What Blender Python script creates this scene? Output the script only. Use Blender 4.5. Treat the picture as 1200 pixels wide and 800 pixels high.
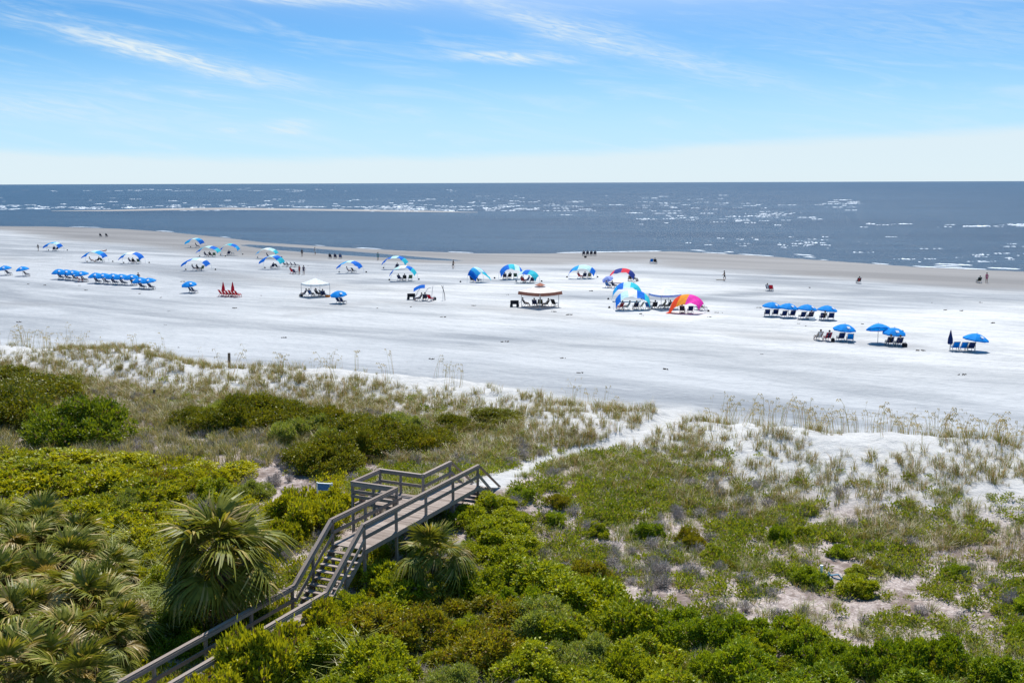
import bpy, bmesh, math, random
import numpy as np
from mathutils import Vector, Matrix, Euler, Quaternion

for o in list(bpy.data.objects): bpy.data.objects.remove(o)
scene = bpy.context.scene
COL = scene.collection
RAD = math.radians
rs = np.random.RandomState(7)
random.seed(7)

# ------------------------------------------------------------------ camera
FPX, CAMH = 1250.0, 17.0                 # focal length in photograph pixels, eye height in metres
PITCH, ROLL = math.atan(186 / FPX), math.atan(4 / 1200)
_f = np.array([0, math.cos(PITCH), -math.sin(PITCH)]); _r0 = np.array([1., 0, 0]); _u0 = np.cross(_r0, _f)
_r = math.cos(ROLL) * _r0 - math.sin(ROLL) * _u0
_u = math.sin(ROLL) * _r0 + math.cos(ROLL) * _u0
EYE = np.array([0, 0, CAMH])
cam = bpy.data.cameras.new('camera'); cam_o = bpy.data.objects.new('camera', cam); COL.objects.link(cam_o)
cam.sensor_width = 36; cam.lens = 36 * FPX / 1200; cam.clip_start = .5; cam.clip_end = 90000
cam_o.matrix_world = Matrix(((_r[0], _u[0], -_f[0], 0), (_r[1], _u[1], -_f[1], 0), (_r[2], _u[2], -_f[2], CAMH), (0, 0, 0, 1)))
scene.camera = cam_o
scene.render.resolution_x, scene.render.resolution_y = 1024, 682
vs = scene.view_settings
vs.view_transform = 'Standard'; vs.look = 'None'; vs.gamma = 1; vs.use_curve_mapping = False; vs.exposure = 0.56

# ------------------------------------------------------------------ sky and sun
SUN_EL, SUN_AZ = RAD(60), RAD(8)         # azimuth clockwise from +Y (straight ahead)
world = bpy.data.worlds.new('World'); scene.world = world; world.use_nodes = True
wt = world.node_tree; wt.nodes.clear()
def N(t, kind, **kw):
    n = t.nodes.new(kind)
    for k, v in kw.items(): setattr(n, k, v)
    return n
def math_(t, op, a, b=None, c=None, clamp=False):
    n = N(t, 'ShaderNodeMath', operation=op, use_clamp=clamp)
    for i, v in enumerate((a, b, c)):
        if v is None: continue
        if isinstance(v, (int, float)): n.inputs[i].default_value = v
        else: t.links.new(v, n.inputs[i])
    return n.outputs[0]
def mixc(t, fac, a, b, mode='MIX'):
    n = N(t, 'ShaderNodeMix', data_type='RGBA', blend_type=mode)
    for s, v in ((n.inputs[0], fac), (n.inputs[6], a), (n.inputs[7], b)):
        if isinstance(v, (int, float)): s.default_value = v
        elif isinstance(v, (tuple, list)): s.default_value = (*v[:3], 1)
        else: t.links.new(v, s)
    return n.outputs[2]
def ramp(t, fac, a, b, interp='SMOOTHSTEP'):
    n = N(t, 'ShaderNodeMapRange', interpolation_type=interp)
    t.links.new(fac, n.inputs[0]); n.inputs[1].default_value = a; n.inputs[2].default_value = b
    return n.outputs[0]
def noise(t, vec, scale, detail=4, rough=.55, dist=0.):
    n = N(t, 'ShaderNodeTexNoise'); n.inputs['Scale'].default_value = scale; n.inputs['Detail'].default_value = detail
    n.inputs['Roughness'].default_value = rough; n.inputs['Distortion'].default_value = dist
    if vec is not None: t.links.new(vec, n.inputs['Vector'])
    return n.outputs[0]
def mapping(t, vec, scale=(1, 1, 1), rot=(0, 0, 0), loc=(0, 0, 0)):
    if rot != (0, 0, 0):                 # turn first, then stretch
        q = N(t, 'ShaderNodeMapping'); t.links.new(vec, q.inputs[0]); q.inputs['Rotation'].default_value = rot; vec = q.outputs[0]; rot = (0, 0, 0)
    n = N(t, 'ShaderNodeMapping'); t.links.new(vec, n.inputs[0])
    n.inputs['Scale'].default_value = scale; n.inputs['Rotation'].default_value = rot; n.inputs['Location'].default_value = loc
    return n.outputs[0]

tc = N(wt, 'ShaderNodeTexCoord')
sky = N(wt, 'ShaderNodeTexSky', sky_type='NISHITA', sun_disc=False)
sky.sun_elevation = SUN_EL; sky.sun_rotation = SUN_AZ; sky.altitude = 0
sky.air_density = 1.0; sky.dust_density = 0.4; sky.ozone_density = 2.0
# the clear summer air pales only close to the horizon: steepen the height gradient of the whole dome
wt.links.new(mapping(wt, tc.outputs['Generated'], (1, 1, 4.2)), sky.inputs[0])
hs = N(wt, 'ShaderNodeHueSaturation'); hs.inputs['Hue'].default_value = .485; hs.inputs['Saturation'].default_value = 1.42; hs.inputs['Value'].default_value = 1.55
wt.links.new(sky.outputs[0], hs.inputs['Color'])
sep = N(wt, 'ShaderNodeSeparateXYZ'); wt.links.new(tc.outputs['Generated'], sep.inputs[0])
az = math_(wt, 'ARCTAN2', sep.outputs[0], sep.outputs[1]); el = sep.outputs[2]
comb = N(wt, 'ShaderNodeCombineXYZ'); wt.links.new(az, comb.inputs[0]); wt.links.new(el, comb.inputs[1])
ae = comb.outputs[0]
wisp = noise(wt, mapping(wt, ae, (7, 60, 1), (0, 0, .14)), 1.0, 7, .62, .6)
fine = noise(wt, mapping(wt, ae, (30, 240, 1), (0, 0, .2)), 1.0, 6, .6, 1.2)
def stroke(px, py, hl, hw, slope, amp):
    a0, e0 = (px - 600) / FPX, (214 - py) / FPX
    da = math_(wt, 'SUBTRACT', az, a0); de = math_(wt, 'SUBTRACT', el, e0)
    d = math_(wt, 'ADD', de, math_(wt, 'MULTIPLY', da, slope))
    d = math_(wt, 'ADD', d, math_(wt, 'MULTIPLY', math_(wt, 'SUBTRACT', wisp, .5), .03))
    g = math_(wt, 'ADD', math_(wt, 'POWER', math_(wt, 'DIVIDE', da, hl / FPX), 2.0), math_(wt, 'POWER', math_(wt, 'ABSOLUTE', math_(wt, 'DIVIDE', d, hw / FPX)), 2.0))
    return math_(wt, 'MULTIPLY', math_(wt, 'EXPONENT', math_(wt, 'MULTIPLY', g, -1.0)), amp)
cl = None
for s in ((215, 76, 135, 10, .20, 1.0), (330, 10, 150, 9, .03, .85), (680, 48, 210, 15, .28, .62), (600, 73, 75, 7, .03, .85), (840, 8, 60, 7, .1, .5), (250, 118, 60, 5, .1, .35), (120, 42, 140, 4, .12, .3), (345, 152, 34, 7, .0, .6), (285, 152, 20, 4, .0, .5), (8, 184, 22, 5, .0, .95), (75, 192, 26, 4, .0, .4), (200, 203, 40, 5, 0, .35), (60, 135, 160, 14, .05, .4), (1080, 60, 220, 30, .05, .22)):
    m = stroke(*s); cl = m if cl is None else math_(wt, 'MAXIMUM', cl, m)
cl = math_(wt, 'MULTIPLY', cl, math_(wt, 'ADD', ramp(wt, fine, .25, .75), .25))
veil = math_(wt, 'MULTIPLY', ramp(wt, wisp, .45, .8), .42)           # thin cirrus all round the sky
cl = math_(wt, 'MAXIMUM', cl, veil)
# a bank of white haze lies along the horizon, its upper edge slowly rising and falling
edge = noise(wt, mapping(wt, ae, (1.9, 0, 1), loc=(0.4, 0, 0)), 1.0, 2, .5)
top = math_(wt, 'ADD', math_(wt, 'MULTIPLY', math_(wt, 'SINE', math_(wt, 'SUBTRACT', math_(wt, 'MULTIPLY', az, 3.5), .9)), .013), math_(wt, 'ADD', math_(wt, 'MULTIPLY', edge, .012), .030))
bank = math_(wt, 'SUBTRACT', top, el)
bank = math_(wt, 'ADD', bank, math_(wt, 'MULTIPLY', math_(wt, 'SUBTRACT', wisp, .5), .012))
bank = math_(wt, 'MULTIPLY', ramp(wt, bank, -.007, .007), .8)
cl = math_(wt, 'MAXIMUM', cl, bank, clamp=True)
low = math_(wt, 'MULTIPLY', ramp(wt, el, .155, 0.025), .9)
skycol = mixc(wt, low, hs.outputs[0], (5.0, 7.3, 8.8))
skycol = mixc(wt, cl, skycol, (7.0, 7.95, 8.4))
bg = N(wt, 'ShaderNodeBackground'); bg.inputs[1].default_value = .075
wt.links.new(skycol, bg.inputs[0])
wo = N(wt, 'ShaderNodeOutputWorld'); wt.links.new(bg.outputs[0], wo.inputs[0])

sun = bpy.data.lights.new('sun', 'SUN'); sun.energy = 5.0; sun.angle = RAD(.53); sun.color = (1, .965, .9)
sun_o = bpy.data.objects.new('sun', sun); COL.objects.link(sun_o); sun_o.location = (0, 30, 60)
sd = Vector((math.sin(SUN_AZ) * math.cos(SUN_EL), math.cos(SUN_AZ) * math.cos(SUN_EL), math.sin(SUN_EL)))
sun_o.rotation_euler = sd.to_track_quat('Z', 'Y').to_euler()

# ------------------------------------------------------------------ geometry of the ground
def flat(px, py, z=0.):                  # where the line of sight of a photograph pixel meets the level z
    d = (px - 600) / FPX * _r - (py - 400) / FPX * _u + _f
    return EYE + (z - CAMH) / d[2] * d
def sstep(a, b, x):
    t = np.clip((x - a) / (b - a), 0, 1); return t * t * (3 - 2 * t)
_tab = np.random.RandomState(3).rand(256, 256)
def vnoise(x, y):
    xi, yi = np.floor(x).astype(int), np.floor(y).astype(int); fx, fy = x - xi, y - yi
    fx = fx * fx * (3 - 2 * fx); fy = fy * fy * (3 - 2 * fy)
    g = lambda i, j: _tab[i % 256, j % 256]
    return (g(xi, yi) * (1 - fx) + g(xi + 1, yi) * fx) * (1 - fy) + (g(xi, yi + 1) * (1 - fx) + g(xi + 1, yi + 1) * fx) * fy - .5
def fbm(x, y, s, oct=4):
    v, a = 0., 1.
    for k in range(oct):
        v = v + a * vnoise(x / s + 17.3 * k, y / s + 9.1 * k); s = s / 2.03; a *= .5
    return v
def polyline(P, x, y):                   # distance, side (+ = towards the land), interpolated third value
    best = np.full(np.shape(x), 1e9); side = np.zeros(np.shape(x)); val = np.zeros(np.shape(x))
    for a, b in zip(P[:-1], P[1:]):
        dx, dy = b[0] - a[0], b[1] - a[1]; L2 = dx * dx + dy * dy
        t = np.clip(((x - a[0]) * dx + (y - a[1]) * dy) / L2, 0, 1)
        ex, ey = x - a[0] - t * dx, y - a[1] - t * dy; d = np.hypot(ex, ey)
        m = d < best
        best = np.where(m, d, best); side = np.where(m, np.sign(ex * dy - ey * dx), side); val = np.where(m, a[2] + t * (b[2] - a[2]), val)
    return best, side, val
shore_px = [(0, 265), (60, 265.5), (140, 268), (200, 272), (260, 278), (310, 284), (400, 290), (480, 294), (560, 297), (640, 297), (720, 295.5), (790, 294.5), (880, 299), (980, 306), (1080, 313), (1200, 318)]
SHORE = [(*flat(a, b, 0)[:2], 0) for a, b in shore_px]
SHORE = [(SHORE[0][0] - 6000, SHORE[0][1] + 4200, 0)] + SHORE + [(SHORE[-1][0] + 6000, SHORE[-1][1] - 2400, 0)]
crest_px = [(-160, 392, 2.4), (0, 402, 2.4), (100, 405, 2.5), (180, 414, 2.3), (250, 431, 1.9), (330, 433, 1.9), (430, 437, 2.0), (520, 441, 2.0), (600, 460, 1.8), (680, 472, 1.9), (750, 480, 1.7), (792, 493, 1.1), (830, 496, 1.6), (900, 498, 2.1), (1000, 505, 2.3), (1100, 514, 2.4), (1200, 524, 2.5), (1340, 536, 2.5)]
CREST = [(*flat(a, b, h)[:2], h) for a, b, h in crest_px]
CREST = [(CREST[0][0] - 400, CREST[0][1] + 230, 2.4)] + CREST + [(CREST[-1][0] + 400, CREST[-1][1] - 200, 2.5)]
PATH = [(*flat(a, b, z)[:2], w) for a, b, z, w in ((572, 572, 1.5, .7), (584, 565, 1.5, .7), (610, 550, 1.4, .65), (640, 537, 1.2, .65), (690, 527, 1.1, .75), (740, 517, 1.1, .9), (775, 505, 1.1, 1.1), (795, 493, 1.1, 1.7), (820, 478, .7, 4.5))]
RUNNEL = [(*flat(a, b, 0)[:2], w) for a, b, w in ((285, 287, 2), (330, 291.5, 6), (400, 297, 7), (470, 302, 7), (540, 306, 6), (600, 309, 3), (650, 310.5, 1.5))]
RUNNEL2 = [(*flat(a, b, 0)[:2], w) for a, b, w in ((840, 320, .8), (880, 321.5, 2.2), (930, 322.5, 2.2), (975, 324, .8))]
BU = np.array([math.sin(RAD(25.6)), math.cos(RAD(25.6))]); BV = np.array([-BU[1], BU[0]])
B0 = np.array([-6.03, 41.33]); DECK, LOW, BW = 2.4, .5, 1.5
def crest_s(x, y):
    d, s, h = polyline(CREST, x, y); return d * s, h
def shore_d(x, y):
    d, s, _ = polyline(SHORE, x, y); return d * s
def path_d(x, y):
    d, s, w = polyline(PATH, x, y); return d - w - .35 * fbm(x, y, 1.6, 2)
def terrain(x, y):
    x = np.asarray(x, float); y = np.asarray(y, float)
    s, hc = crest_s(x, y); ds = shore_d(x, y)
    sea = np.where(ds > 0, .6 * (1 - np.exp(-ds / 45)), np.maximum(ds * .03, -3))
    k = np.clip(ds / 60, 0, 1)
    sea = sea + k * (.10 * fbm(x * .45 + y * .25, y - x * -.6, 14, 3) + .03 * fbm(x, y, 2.2, 2))
    for R_, dep in ((RUNNEL, .27), (RUNNEL2, .40)):
        dr, _, wr = polyline(R_, x, y)
        sea = sea - dep * np.exp(-(dr / np.maximum(wr, .3)) ** 2)
    land = .3 + .7 * sstep(40, 62, y) + .22 * fbm(x, y, 7, 3) + .06 * fbm(x, y, 1.5, 3)
    qu = (x - B0[0]) * BU[0] + (y - B0[1]) * BU[1]; qv = (x - B0[0]) * BV[0] + (y - B0[1]) * BV[1]
    land = land + 1.12 * np.exp(-(((qu - 11.5) / 7.0) ** 2 + ((qv - .5) / 5) ** 2))
    land = np.where(ds < 40, np.minimum(land, sea + .3), land)
    base = sea + (land - sea) * sstep(-4, 12, s)
    bell = np.where(s > 0, np.exp(-(s / 7.5) ** 2), np.exp(-(s / 3.6) ** 2))
    nb = np.exp(-(s / 9) ** 2)
    z = base + (hc - .8) * bell + nb * (.85 * fbm(x, y, 5.5, 3) + .2 * fbm(x, y, 1.3, 3))
    pd, _, pw = polyline(PATH, x, y)
    z = z - .22 * np.exp(-(pd / (pw + .4)) ** 2) * sstep(0, 6, s + 2) * sstep(55, 60, y)
    # the boardwalk's foot area lies in a shallow hollow
    q = ((x + 10) / 4.) ** 2 + ((y - 35) / 6.) ** 2
    z = z - .25 * np.exp(-q)
    return z
def tz(x, y): return float(terrain(np.array([x]), np.array([y]))[0])
def at(px, py):                          # the place on the ground seen at a photograph pixel
    z = .5
    for _ in range(9):
        p = flat(px, py, z); z = .5 * z + .5 * tz(p[0], p[1])
    p = flat(px, py, z)
    return np.array([p[0], p[1], tz(p[0], p[1])])
def dist_of(p): return float(np.dot(np.asarray(p) - EYE, _f))

def inpoly(P, x, y):
    r = np.zeros(x.shape, bool)
    for (x1, y1), (x2, y2) in zip(P, P[1:] + P[:1]):
        c = ((y1 > y) != (y2 > y)) & (x < (x2 - x1) * (y - y1) / (y2 - y1 + 1e-12) + x1); r ^= c
    return r

# ------------------------------------------------------------------ mesh helpers
def mesh_np(name, V, F, mats=(), midx=None, smooth=False):
    V = np.asarray(V, np.float32); F = np.asarray(F, np.int32)
    me = bpy.data.meshes.new(name); n, k = F.shape
    me.vertices.add(len(V)); me.vertices.foreach_set('co', V.ravel())
    me.loops.add(n * k); me.loops.foreach_set('vertex_index', F.ravel())
    me.polygons.add(n); me.polygons.foreach_set('loop_start', np.arange(0, n * k, k, dtype=np.int32))
    for m in mats: me.materials.append(m)
    if midx is not None: me.polygons.foreach_set('material_index', np.asarray(midx, np.int32))
    me.polygons.foreach_set('use_smooth', np.full(n, smooth))
    me.update(calc_edges=True); me.validate(); return me
class MB:                                # collects boxes, bars, tubes and sheets into one mesh
    def __init__(s): s.v = []; s.f = []; s.m = []; s.mi = 0
    def add(s, V, F):
        o = len(s.v); s.v += [tuple(map(float, p)) for p in V]; s.f += [tuple(i + o for i in f) for f in F]; s.m += [s.mi] * len(F)
    def bar(s, a, b, w, h, up=(0, 0, 1)):
        a, b = Vector(a), Vector(b); d = (b - a).normalized(); up = Vector(up)
        if abs(d.dot(up)) > .98: up = Vector((0, 1, 0)) if abs(d.y) < .9 else Vector((1, 0, 0))
        r = d.cross(up).normalized(); u = r.cross(d)
        c = [p + r * sx * w / 2 + u * sy * h / 2 for p in (a, b) for sx, sy in ((-1, -1), (1, -1), (1, 1), (-1, 1))]
        s.add(c, [(3, 2, 1, 0), (4, 5, 6, 7), (0, 1, 5, 4), (1, 2, 6, 5), (2, 3, 7, 6), (3, 0, 4, 7)])
    def box(s, x0, x1, y0, y1, z0, z1):
        s.add([(x, y, z) for z in (z0, z1) for x, y in ((x0, y0), (x1, y0), (x1, y1), (x0, y1))], [(3, 2, 1, 0), (4, 5, 6, 7), (0, 1, 5, 4), (1, 2, 6, 5), (2, 3, 7, 6), (3, 0, 4, 7)])
    def tube(s, pts, radii, n=6, cap=True):
        pts = [Vector(p) for p in pts]
        if isinstance(radii, (int, float)): radii = [radii] * len(pts)
        V = []
        for i, p in enumerate(pts):
            d = (pts[min(i + 1, len(pts) - 1)] - pts[max(i - 1, 0)]).normalized()
            ref = Vector((0, 0, 1)) if abs(d.z) < .9 else Vector((1, 0, 0))
            r = d.cross(ref).normalized(); u = r.cross(d)
            V += [p + (r * math.cos(2 * math.pi * j / n) + u * math.sin(2 * math.pi * j / n)) * radii[i] for j in range(n)]
        F = [(i * n + j, i * n + (j + 1) % n, (i + 1) * n + (j + 1) % n, (i + 1) * n + j) for i in range(len(pts) - 1) for j in range(n)]
        if cap: F += [tuple(range(n))[::-1], tuple(range((len(pts) - 1) * n, len(pts) * n))]
        s.add(V, F)
    def grid(s, fn, nu, nv):
        V = [fn(i / nu, j / nv) for j in range(nv + 1) for i in range(nu + 1)]
        s.add(V, [(j * (nu + 1) + i, j * (nu + 1) + i + 1, (j + 1) * (nu + 1) + i + 1, (j + 1) * (nu + 1) + i) for j in range(nv) for i in range(nu)])
    def mesh(s, name, mats, smooth=False):
        me = bpy.data.meshes.new(name); me.from_pydata(s.v, [], s.f)
        for m in (mats if isinstance(mats, (list, tuple)) else [mats]): me.materials.append(m)
        me.polygons.foreach_set('material_index', s.m); me.polygons.foreach_set('use_smooth', [smooth] * len(s.f)); me.update(); return me
def link(name, data, parent=None, loc=(0, 0, 0), rot=(0, 0, 0), scale=(1, 1, 1)):
    o = bpy.data.objects.new(name, data); COL.objects.link(o)
    o.location = loc; o.rotation_euler = rot; o.scale = scale if not isinstance(scale, (int, float)) else (scale,) * 3
    if parent: o.parent = parent
    return o
def tag(o, label=None, cat=None, group=None, kind=None):
    for k, v in (('label', label), ('category', cat), ('group', group), ('kind', kind)):
        if v: o[k] = v
    return o

# ------------------------------------------------------------------ materials
def mat(name):
    m = bpy.data.materials.new(name); m.use_nodes = True; t = m.node_tree
    return m, t, t.nodes['Principled BSDF'], t.nodes['Material Output']
def bump(t, b, h, strength, dist):
    n = N(t, 'ShaderNodeBump'); n.inputs['Strength'].default_value = strength; n.inputs['Distance'].default_value = dist
    t.links.new(h, n.inputs['Height']); t.links.new(n.outputs[0], b.inputs['Normal']); return n
def plain(name, c, rough=.6, var=.12, spec=.3, scale=6.):
    m, t, b, o = mat(name); g = N(t, 'ShaderNodeNewGeometry'); tc_ = N(t, 'ShaderNodeTexCoord')
    oi = N(t, 'ShaderNodeObjectInfo')
    n = noise(t, tc_.outputs['Object'], scale, 3)
    f = math_(t, 'ADD', math_(t, 'MULTIPLY', math_(t, 'SUBTRACT', n, .5), var * 2), math_(t, 'MULTIPLY', math_(t, 'SUBTRACT', oi.outputs['Random'], .5), var))
    v = math_(t, 'ADD', f, 1.0)
    mm = N(t, 'ShaderNodeVectorMath', operation='SCALE'); mm.inputs[0].default_value = c; t.links.new(v, mm.inputs['Scale'])
    t.links.new(mm.outputs[0], b.inputs['Base Color']); b.inputs['Roughness'].default_value = rough; b.inputs['Specular IOR Level'].default_value = spec
    return m
def fabric(name, c, trans=.3, rough=.75):
    m, t, b, o = mat(name); tc_ = N(t, 'ShaderNodeTexCoord')
    n = noise(t, tc_.outputs['Object'], 2.5, 4)
    cc = mixc(t, ramp(t, n, .3, .7), tuple(x * .86 for x in c), tuple(min(1, x * 1.1) for x in c))
    t.links.new(cc, b.inputs['Base Color']); b.inputs['Roughness'].default_value = rough; b.inputs['Specular IOR Level'].default_value = .1
    tr = N(t, 'ShaderNodeBsdfTranslucent'); t.links.new(cc, tr.inputs[0])
    mx = N(t, 'ShaderNodeMixShader'); mx.inputs[0].default_value = trans
    t.links.new(b.outputs[0], mx.inputs[1]); t.links.new(tr.outputs[0], mx.inputs[2]); t.links.new(mx.outputs[0], o.inputs[0])
    return m
def leaf(name, c1, c2, dry=None, trans=.38, patch=.35, gloss=.3):
    """foliage: c1 to c2 from leaf to leaf, drifting over patches of ground; dry = share of brown leaves"""
    m, t, b, o = mat(name); g = N(t, 'ShaderNodeNewGeometry'); oi = N(t, 'ShaderNodeObjectInfo')
    rnd = g.outputs['Random Per Island']; big = ramp(t, noise(t, g.outputs['Position'], patch, 3), .3, .7)
    sprig = ramp(t, noise(t, g.outputs['Position'], 3.2, 2), .35, .65)
    f = math_(t, 'ADD', math_(t, 'ADD', math_(t, 'MULTIPLY', rnd, .35), math_(t, 'MULTIPLY', sprig, .35)), math_(t, 'ADD', math_(t, 'MULTIPLY', big, .3), math_(t, 'MULTIPLY', oi.outputs['Random'], .15)), clamp=True)
    c = mixc(t, f, c1, c2)
    if dry: c = mixc(t, math_(t, 'GREATER_THAN', math_(t, 'FRACT', math_(t, 'MULTIPLY', rnd, 37.7)), 1 - dry[0]), c, dry[1])
    t.links.new(c, b.inputs['Base Color']); b.inputs['Roughness'].default_value = .45; b.inputs['Specular IOR Level'].default_value = gloss
    tr = N(t, 'ShaderNodeBsdfTranslucent'); t.links.new(mixc(t, 1.0, c, (1.25, 1.15, .5), 'MULTIPLY'), tr.inputs[0])
    mx = N(t, 'ShaderNodeMixShader'); mx.inputs[0].default_value = trans
    t.links.new(b.outputs[0], mx.inputs[1]); t.links.new(tr.outputs[0], mx.inputs[2]); t.links.new(mx.outputs[0], o.inputs[0])
    return m
BROWN = (.16, .11, .06)
M = {}
M['lime'] = leaf('leaf_lime', (.13, .18, .010), (.50, .47, .018), (.06, BROWN))
M['green'] = leaf('leaf_green', (.08, .14, .006), (.42, .44, .016), (.03, BROWN))
M['deep'] = leaf('leaf_deep', (.06, .12, .006), (.33, .40, .016), (.03, BROWN))
M['deepdark'] = leaf('leaf_deep_dark', (.045, .09, .006), (.22, .27, .014), (.05, BROWN))
M['olive'] = leaf('leaf_olive', (.09, .10, .008), (.36, .32, .014), (.10, (.17, .10, .03)))
M['myrtle'] = leaf('leaf_myrtle', (.065, .09, .008), (.26, .25, .015), (.07, (.14, .09, .03)), trans=.3)
M['sage'] = leaf('leaf_sage', (.13, .18, .025), (.33, .37, .075), (.08, (.28, .24, .18)))
M['cover'] = leaf('leaf_cover', (.10, .155, .012), (.32, .35, .03), (.10, (.26, .2, .12)))
M['palm'] = leaf('leaf_palm', (.04, .065, .010), (.25, .25, .035), (.2, (.38, .30, .10)), trans=.3, gloss=.16)
M['palm_dead'] = leaf('leaf_palm_dead', (.30, .25, .19), (.42, .36, .28), None, trans=.25)
M['palm_tan'] = leaf('leaf_palm_tan', (.22, .17, .06), (.38, .28, .11), None, trans=.25)
M['grass'] = leaf('blade_green', (.11, .16, .02), (.27, .29, .055), (.22, (.36, .29, .17)), trans=.3)
M['dune'] = leaf('blade_dune', (.11, .14, .03), (.27, .26, .075), (.3, (.32, .22, .12)), trans=.3)
M['tan'] = leaf('blade_tan', (.30, .25, .15), (.40, .35, .22), (.25, (.17, .18, .06)), trans=.3)
M['strap'] = leaf('blade_strap', (.17, .22, .04), (.36, .38, .10), (.1, (.42, .38, .22)), trans=.3)
M['oat'] = leaf('sea_oat_head', (.34, .26, .13), (.46, .37, .2), None, trans=.25)
M['twig'] = plain('grey_twig', (.36, .31, .28), .85, .3)
M['bark'] = plain('brown_stem', (.13, .10, .075), .9, .3)
M['steel'] = plain('grey_metal', (.45, .45, .46), .4, .1)
M['white_pole'] = plain('white_pole', (.8, .8, .8), .4, .05)
M['dark'] = plain('dark_plastic', (.025, .026, .03), .6, .2)
M['foam'] = plain('sea_foam', (.55, .59, .63), .9, .25, scale=.12)
M['wrack'] = plain('wrack', (.10, .08, .065), .9, .3)

def ground_material():
    m, t, b, o = mat('dune_and_beach_sand'); g = N(t, 'ShaderNodeNewGeometry'); P = g.outputs['Position']
    A = lambda n: N(t, 'ShaderNodeAttribute', attribute_name=n).outputs['Fac']
    wet, litter, veg = A('wet'), A('litter'), A('dune')
    along = mapping(t, P, (.35, 1, 1), (0, 0, RAD(36)))
    st = noise(t, mapping(t, P, (.011, .05, .1), (0, 0, RAD(31))), 1., 7, .62, 1.2)
    st2 = noise(t, mapping(t, P, (.10, .45, .3), (0, 0, RAD(28))), 1., 6, .62, .8)
    big = noise(t, P, .03, 3)
    v = math_(t, 'ADD', math_(t, 'MULTIPLY', ramp(t, st, .38, .60), .62), math_(t, 'ADD', math_(t, 'MULTIPLY', ramp(t, st2, .35, .65), .2), math_(t, 'MULTIPLY', big, .4)), clamp=True)
    dry = mixc(t, v, (.135, .150, .172), (.36, .372, .39))
    duneс = mixc(t, noise(t, P, .8, 5, .65), (.32, .317, .314), (.53, .523, .515))
    c = mixc(t, A('pale'), dry, mixc(t, ramp(t, st2, .3, .7), (.37, .375, .38), (.54, .537, .532)))
    c = mixc(t, veg, c, duneс)
    ln = noise(t, P, 2.1, 7, .72, .5); ln2 = noise(t, P, .35, 4)
    lf = math_(t, 'ADD', math_(t, 'MULTIPLY', ln2, .7), ln)
    c = mixc(t, math_(t, 'MULTIPLY', ramp(t, noise(t, P, 1.3, 5, .7), .45, .7), .35), c, mixc(t, .5, c, (.12, .13, .15)))
    pink = mixc(t, ramp(t, noise(t, P, 9, 5, .75), .35, .7), (.25, .195, .18), (.50, .44, .41))
    lit = mixc(t, ramp(t, lf, .78, 1.0), pink, (.16, .12, .105))
    c = mixc(t, litter, c, lit)
    wc = mixc(t, ramp(t, noise(t, mapping(t, P, (.012, .1, .1), (0, 0, RAD(33))), 1., 5), .35, .65), (.112, .105, .103), (.165, .156, .152))
    c = mixc(t, wet, c, wc)
    t.links.new(c, b.inputs['Base Color'])
    t.links.new(math_(t, 'SUBTRACT', .95, math_(t, 'MULTIPLY', wet, .35)), b.inputs['Roughness']); b.inputs['Specular IOR Level'].default_value = .25
    h = math_(t, 'ADD', math_(t, 'MULTIPLY', noise(t, P, 1.1, 7, .66), math_(t, 'ADD', .16, math_(t, 'MULTIPLY', veg, .14))), math_(t, 'MULTIPLY', noise(t, P, 5., 3), .03))
    vo = N(t, 'ShaderNodeTexVoronoi', feature='SMOOTH_F1'); vo.inputs['Scale'].default_value = 1.7; t.links.new(P, vo.inputs['Vector'])
    h = math_(t, 'ADD', h, math_(t, 'MULTIPLY', vo.outputs[0], .11))
    h = math_(t, 'MULTIPLY', h, math_(t, 'SUBTRACT', 1., math_(t, 'MULTIPLY', wet, .85)))
    bump(t, b, h, .9, 1.)
    return m
def sea_material():
    m, t, b, o = mat('sea_water'); g = N(t, 'ShaderNodeNewGeometry'); P = g.outputs['Position']
    n1 = noise(t, mapping(t, P, (.004, .012, 1), (0, 0, RAD(12))), 1., 5, .6)
    n2 = noise(t, mapping(t, P, (.012, .09, 1), (0, 0, RAD(6))), 1., 5, .65)
    f = math_(t, 'ADD', math_(t, 'MULTIPLY', n1, .5), math_(t, 'MULTIPLY', n2, .5))
    t.links.new(mixc(t, ramp(t, f, .35, .65), (.010, .032, .068), (.03, .066, .112)), b.inputs['Base Color'])
    b.inputs['Roughness'].default_value = .32; b.inputs['IOR'].default_value = 1.33; b.inputs['Specular IOR Level'].default_value = .15
    w = noise(t, mapping(t, P, (.12, .4, 1), (0, 0, RAD(10))), 1., 8, .65, .4)
    w2 = noise(t, mapping(t, P, (.9, 1.6, 1)), 1., 4, .6)
    bump(t, b, math_(t, 'ADD', math_(t, 'MULTIPLY', w, 1.3), math_(t, 'MULTIPLY', w2, .16)), 1., 1.)
    return m
def wood_material():
    m, t, b, o = mat('weathered_wood'); tc_ = N(t, 'ShaderNodeTexCoord'); oi = N(t, 'ShaderNodeObjectInfo'); g = N(t, 'ShaderNodeNewGeometry')
    gr = noise(t, mapping(t, tc_.outputs['Object'], (3, 3, 3)), 3., 6, .7, 1.5)
    f = math_(t, 'ADD', math_(t, 'MULTIPLY', gr, .6), math_(t, 'MULTIPLY', oi.outputs['Random'], .55), clamp=True)
    c = mixc(t, f, (.12, .088, .072), (.34, .285, .25))
    t.links.new(c, b.inputs['Base Color']); b.inputs['Roughness'].default_value = .85; b.inputs['Specular IOR Level'].default_value = .2
    bump(t, b, gr, .5, .02); return m
M['ground'] = ground_material(); M['sea'] = sea_material(); M['wood'] = wood_material()

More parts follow.
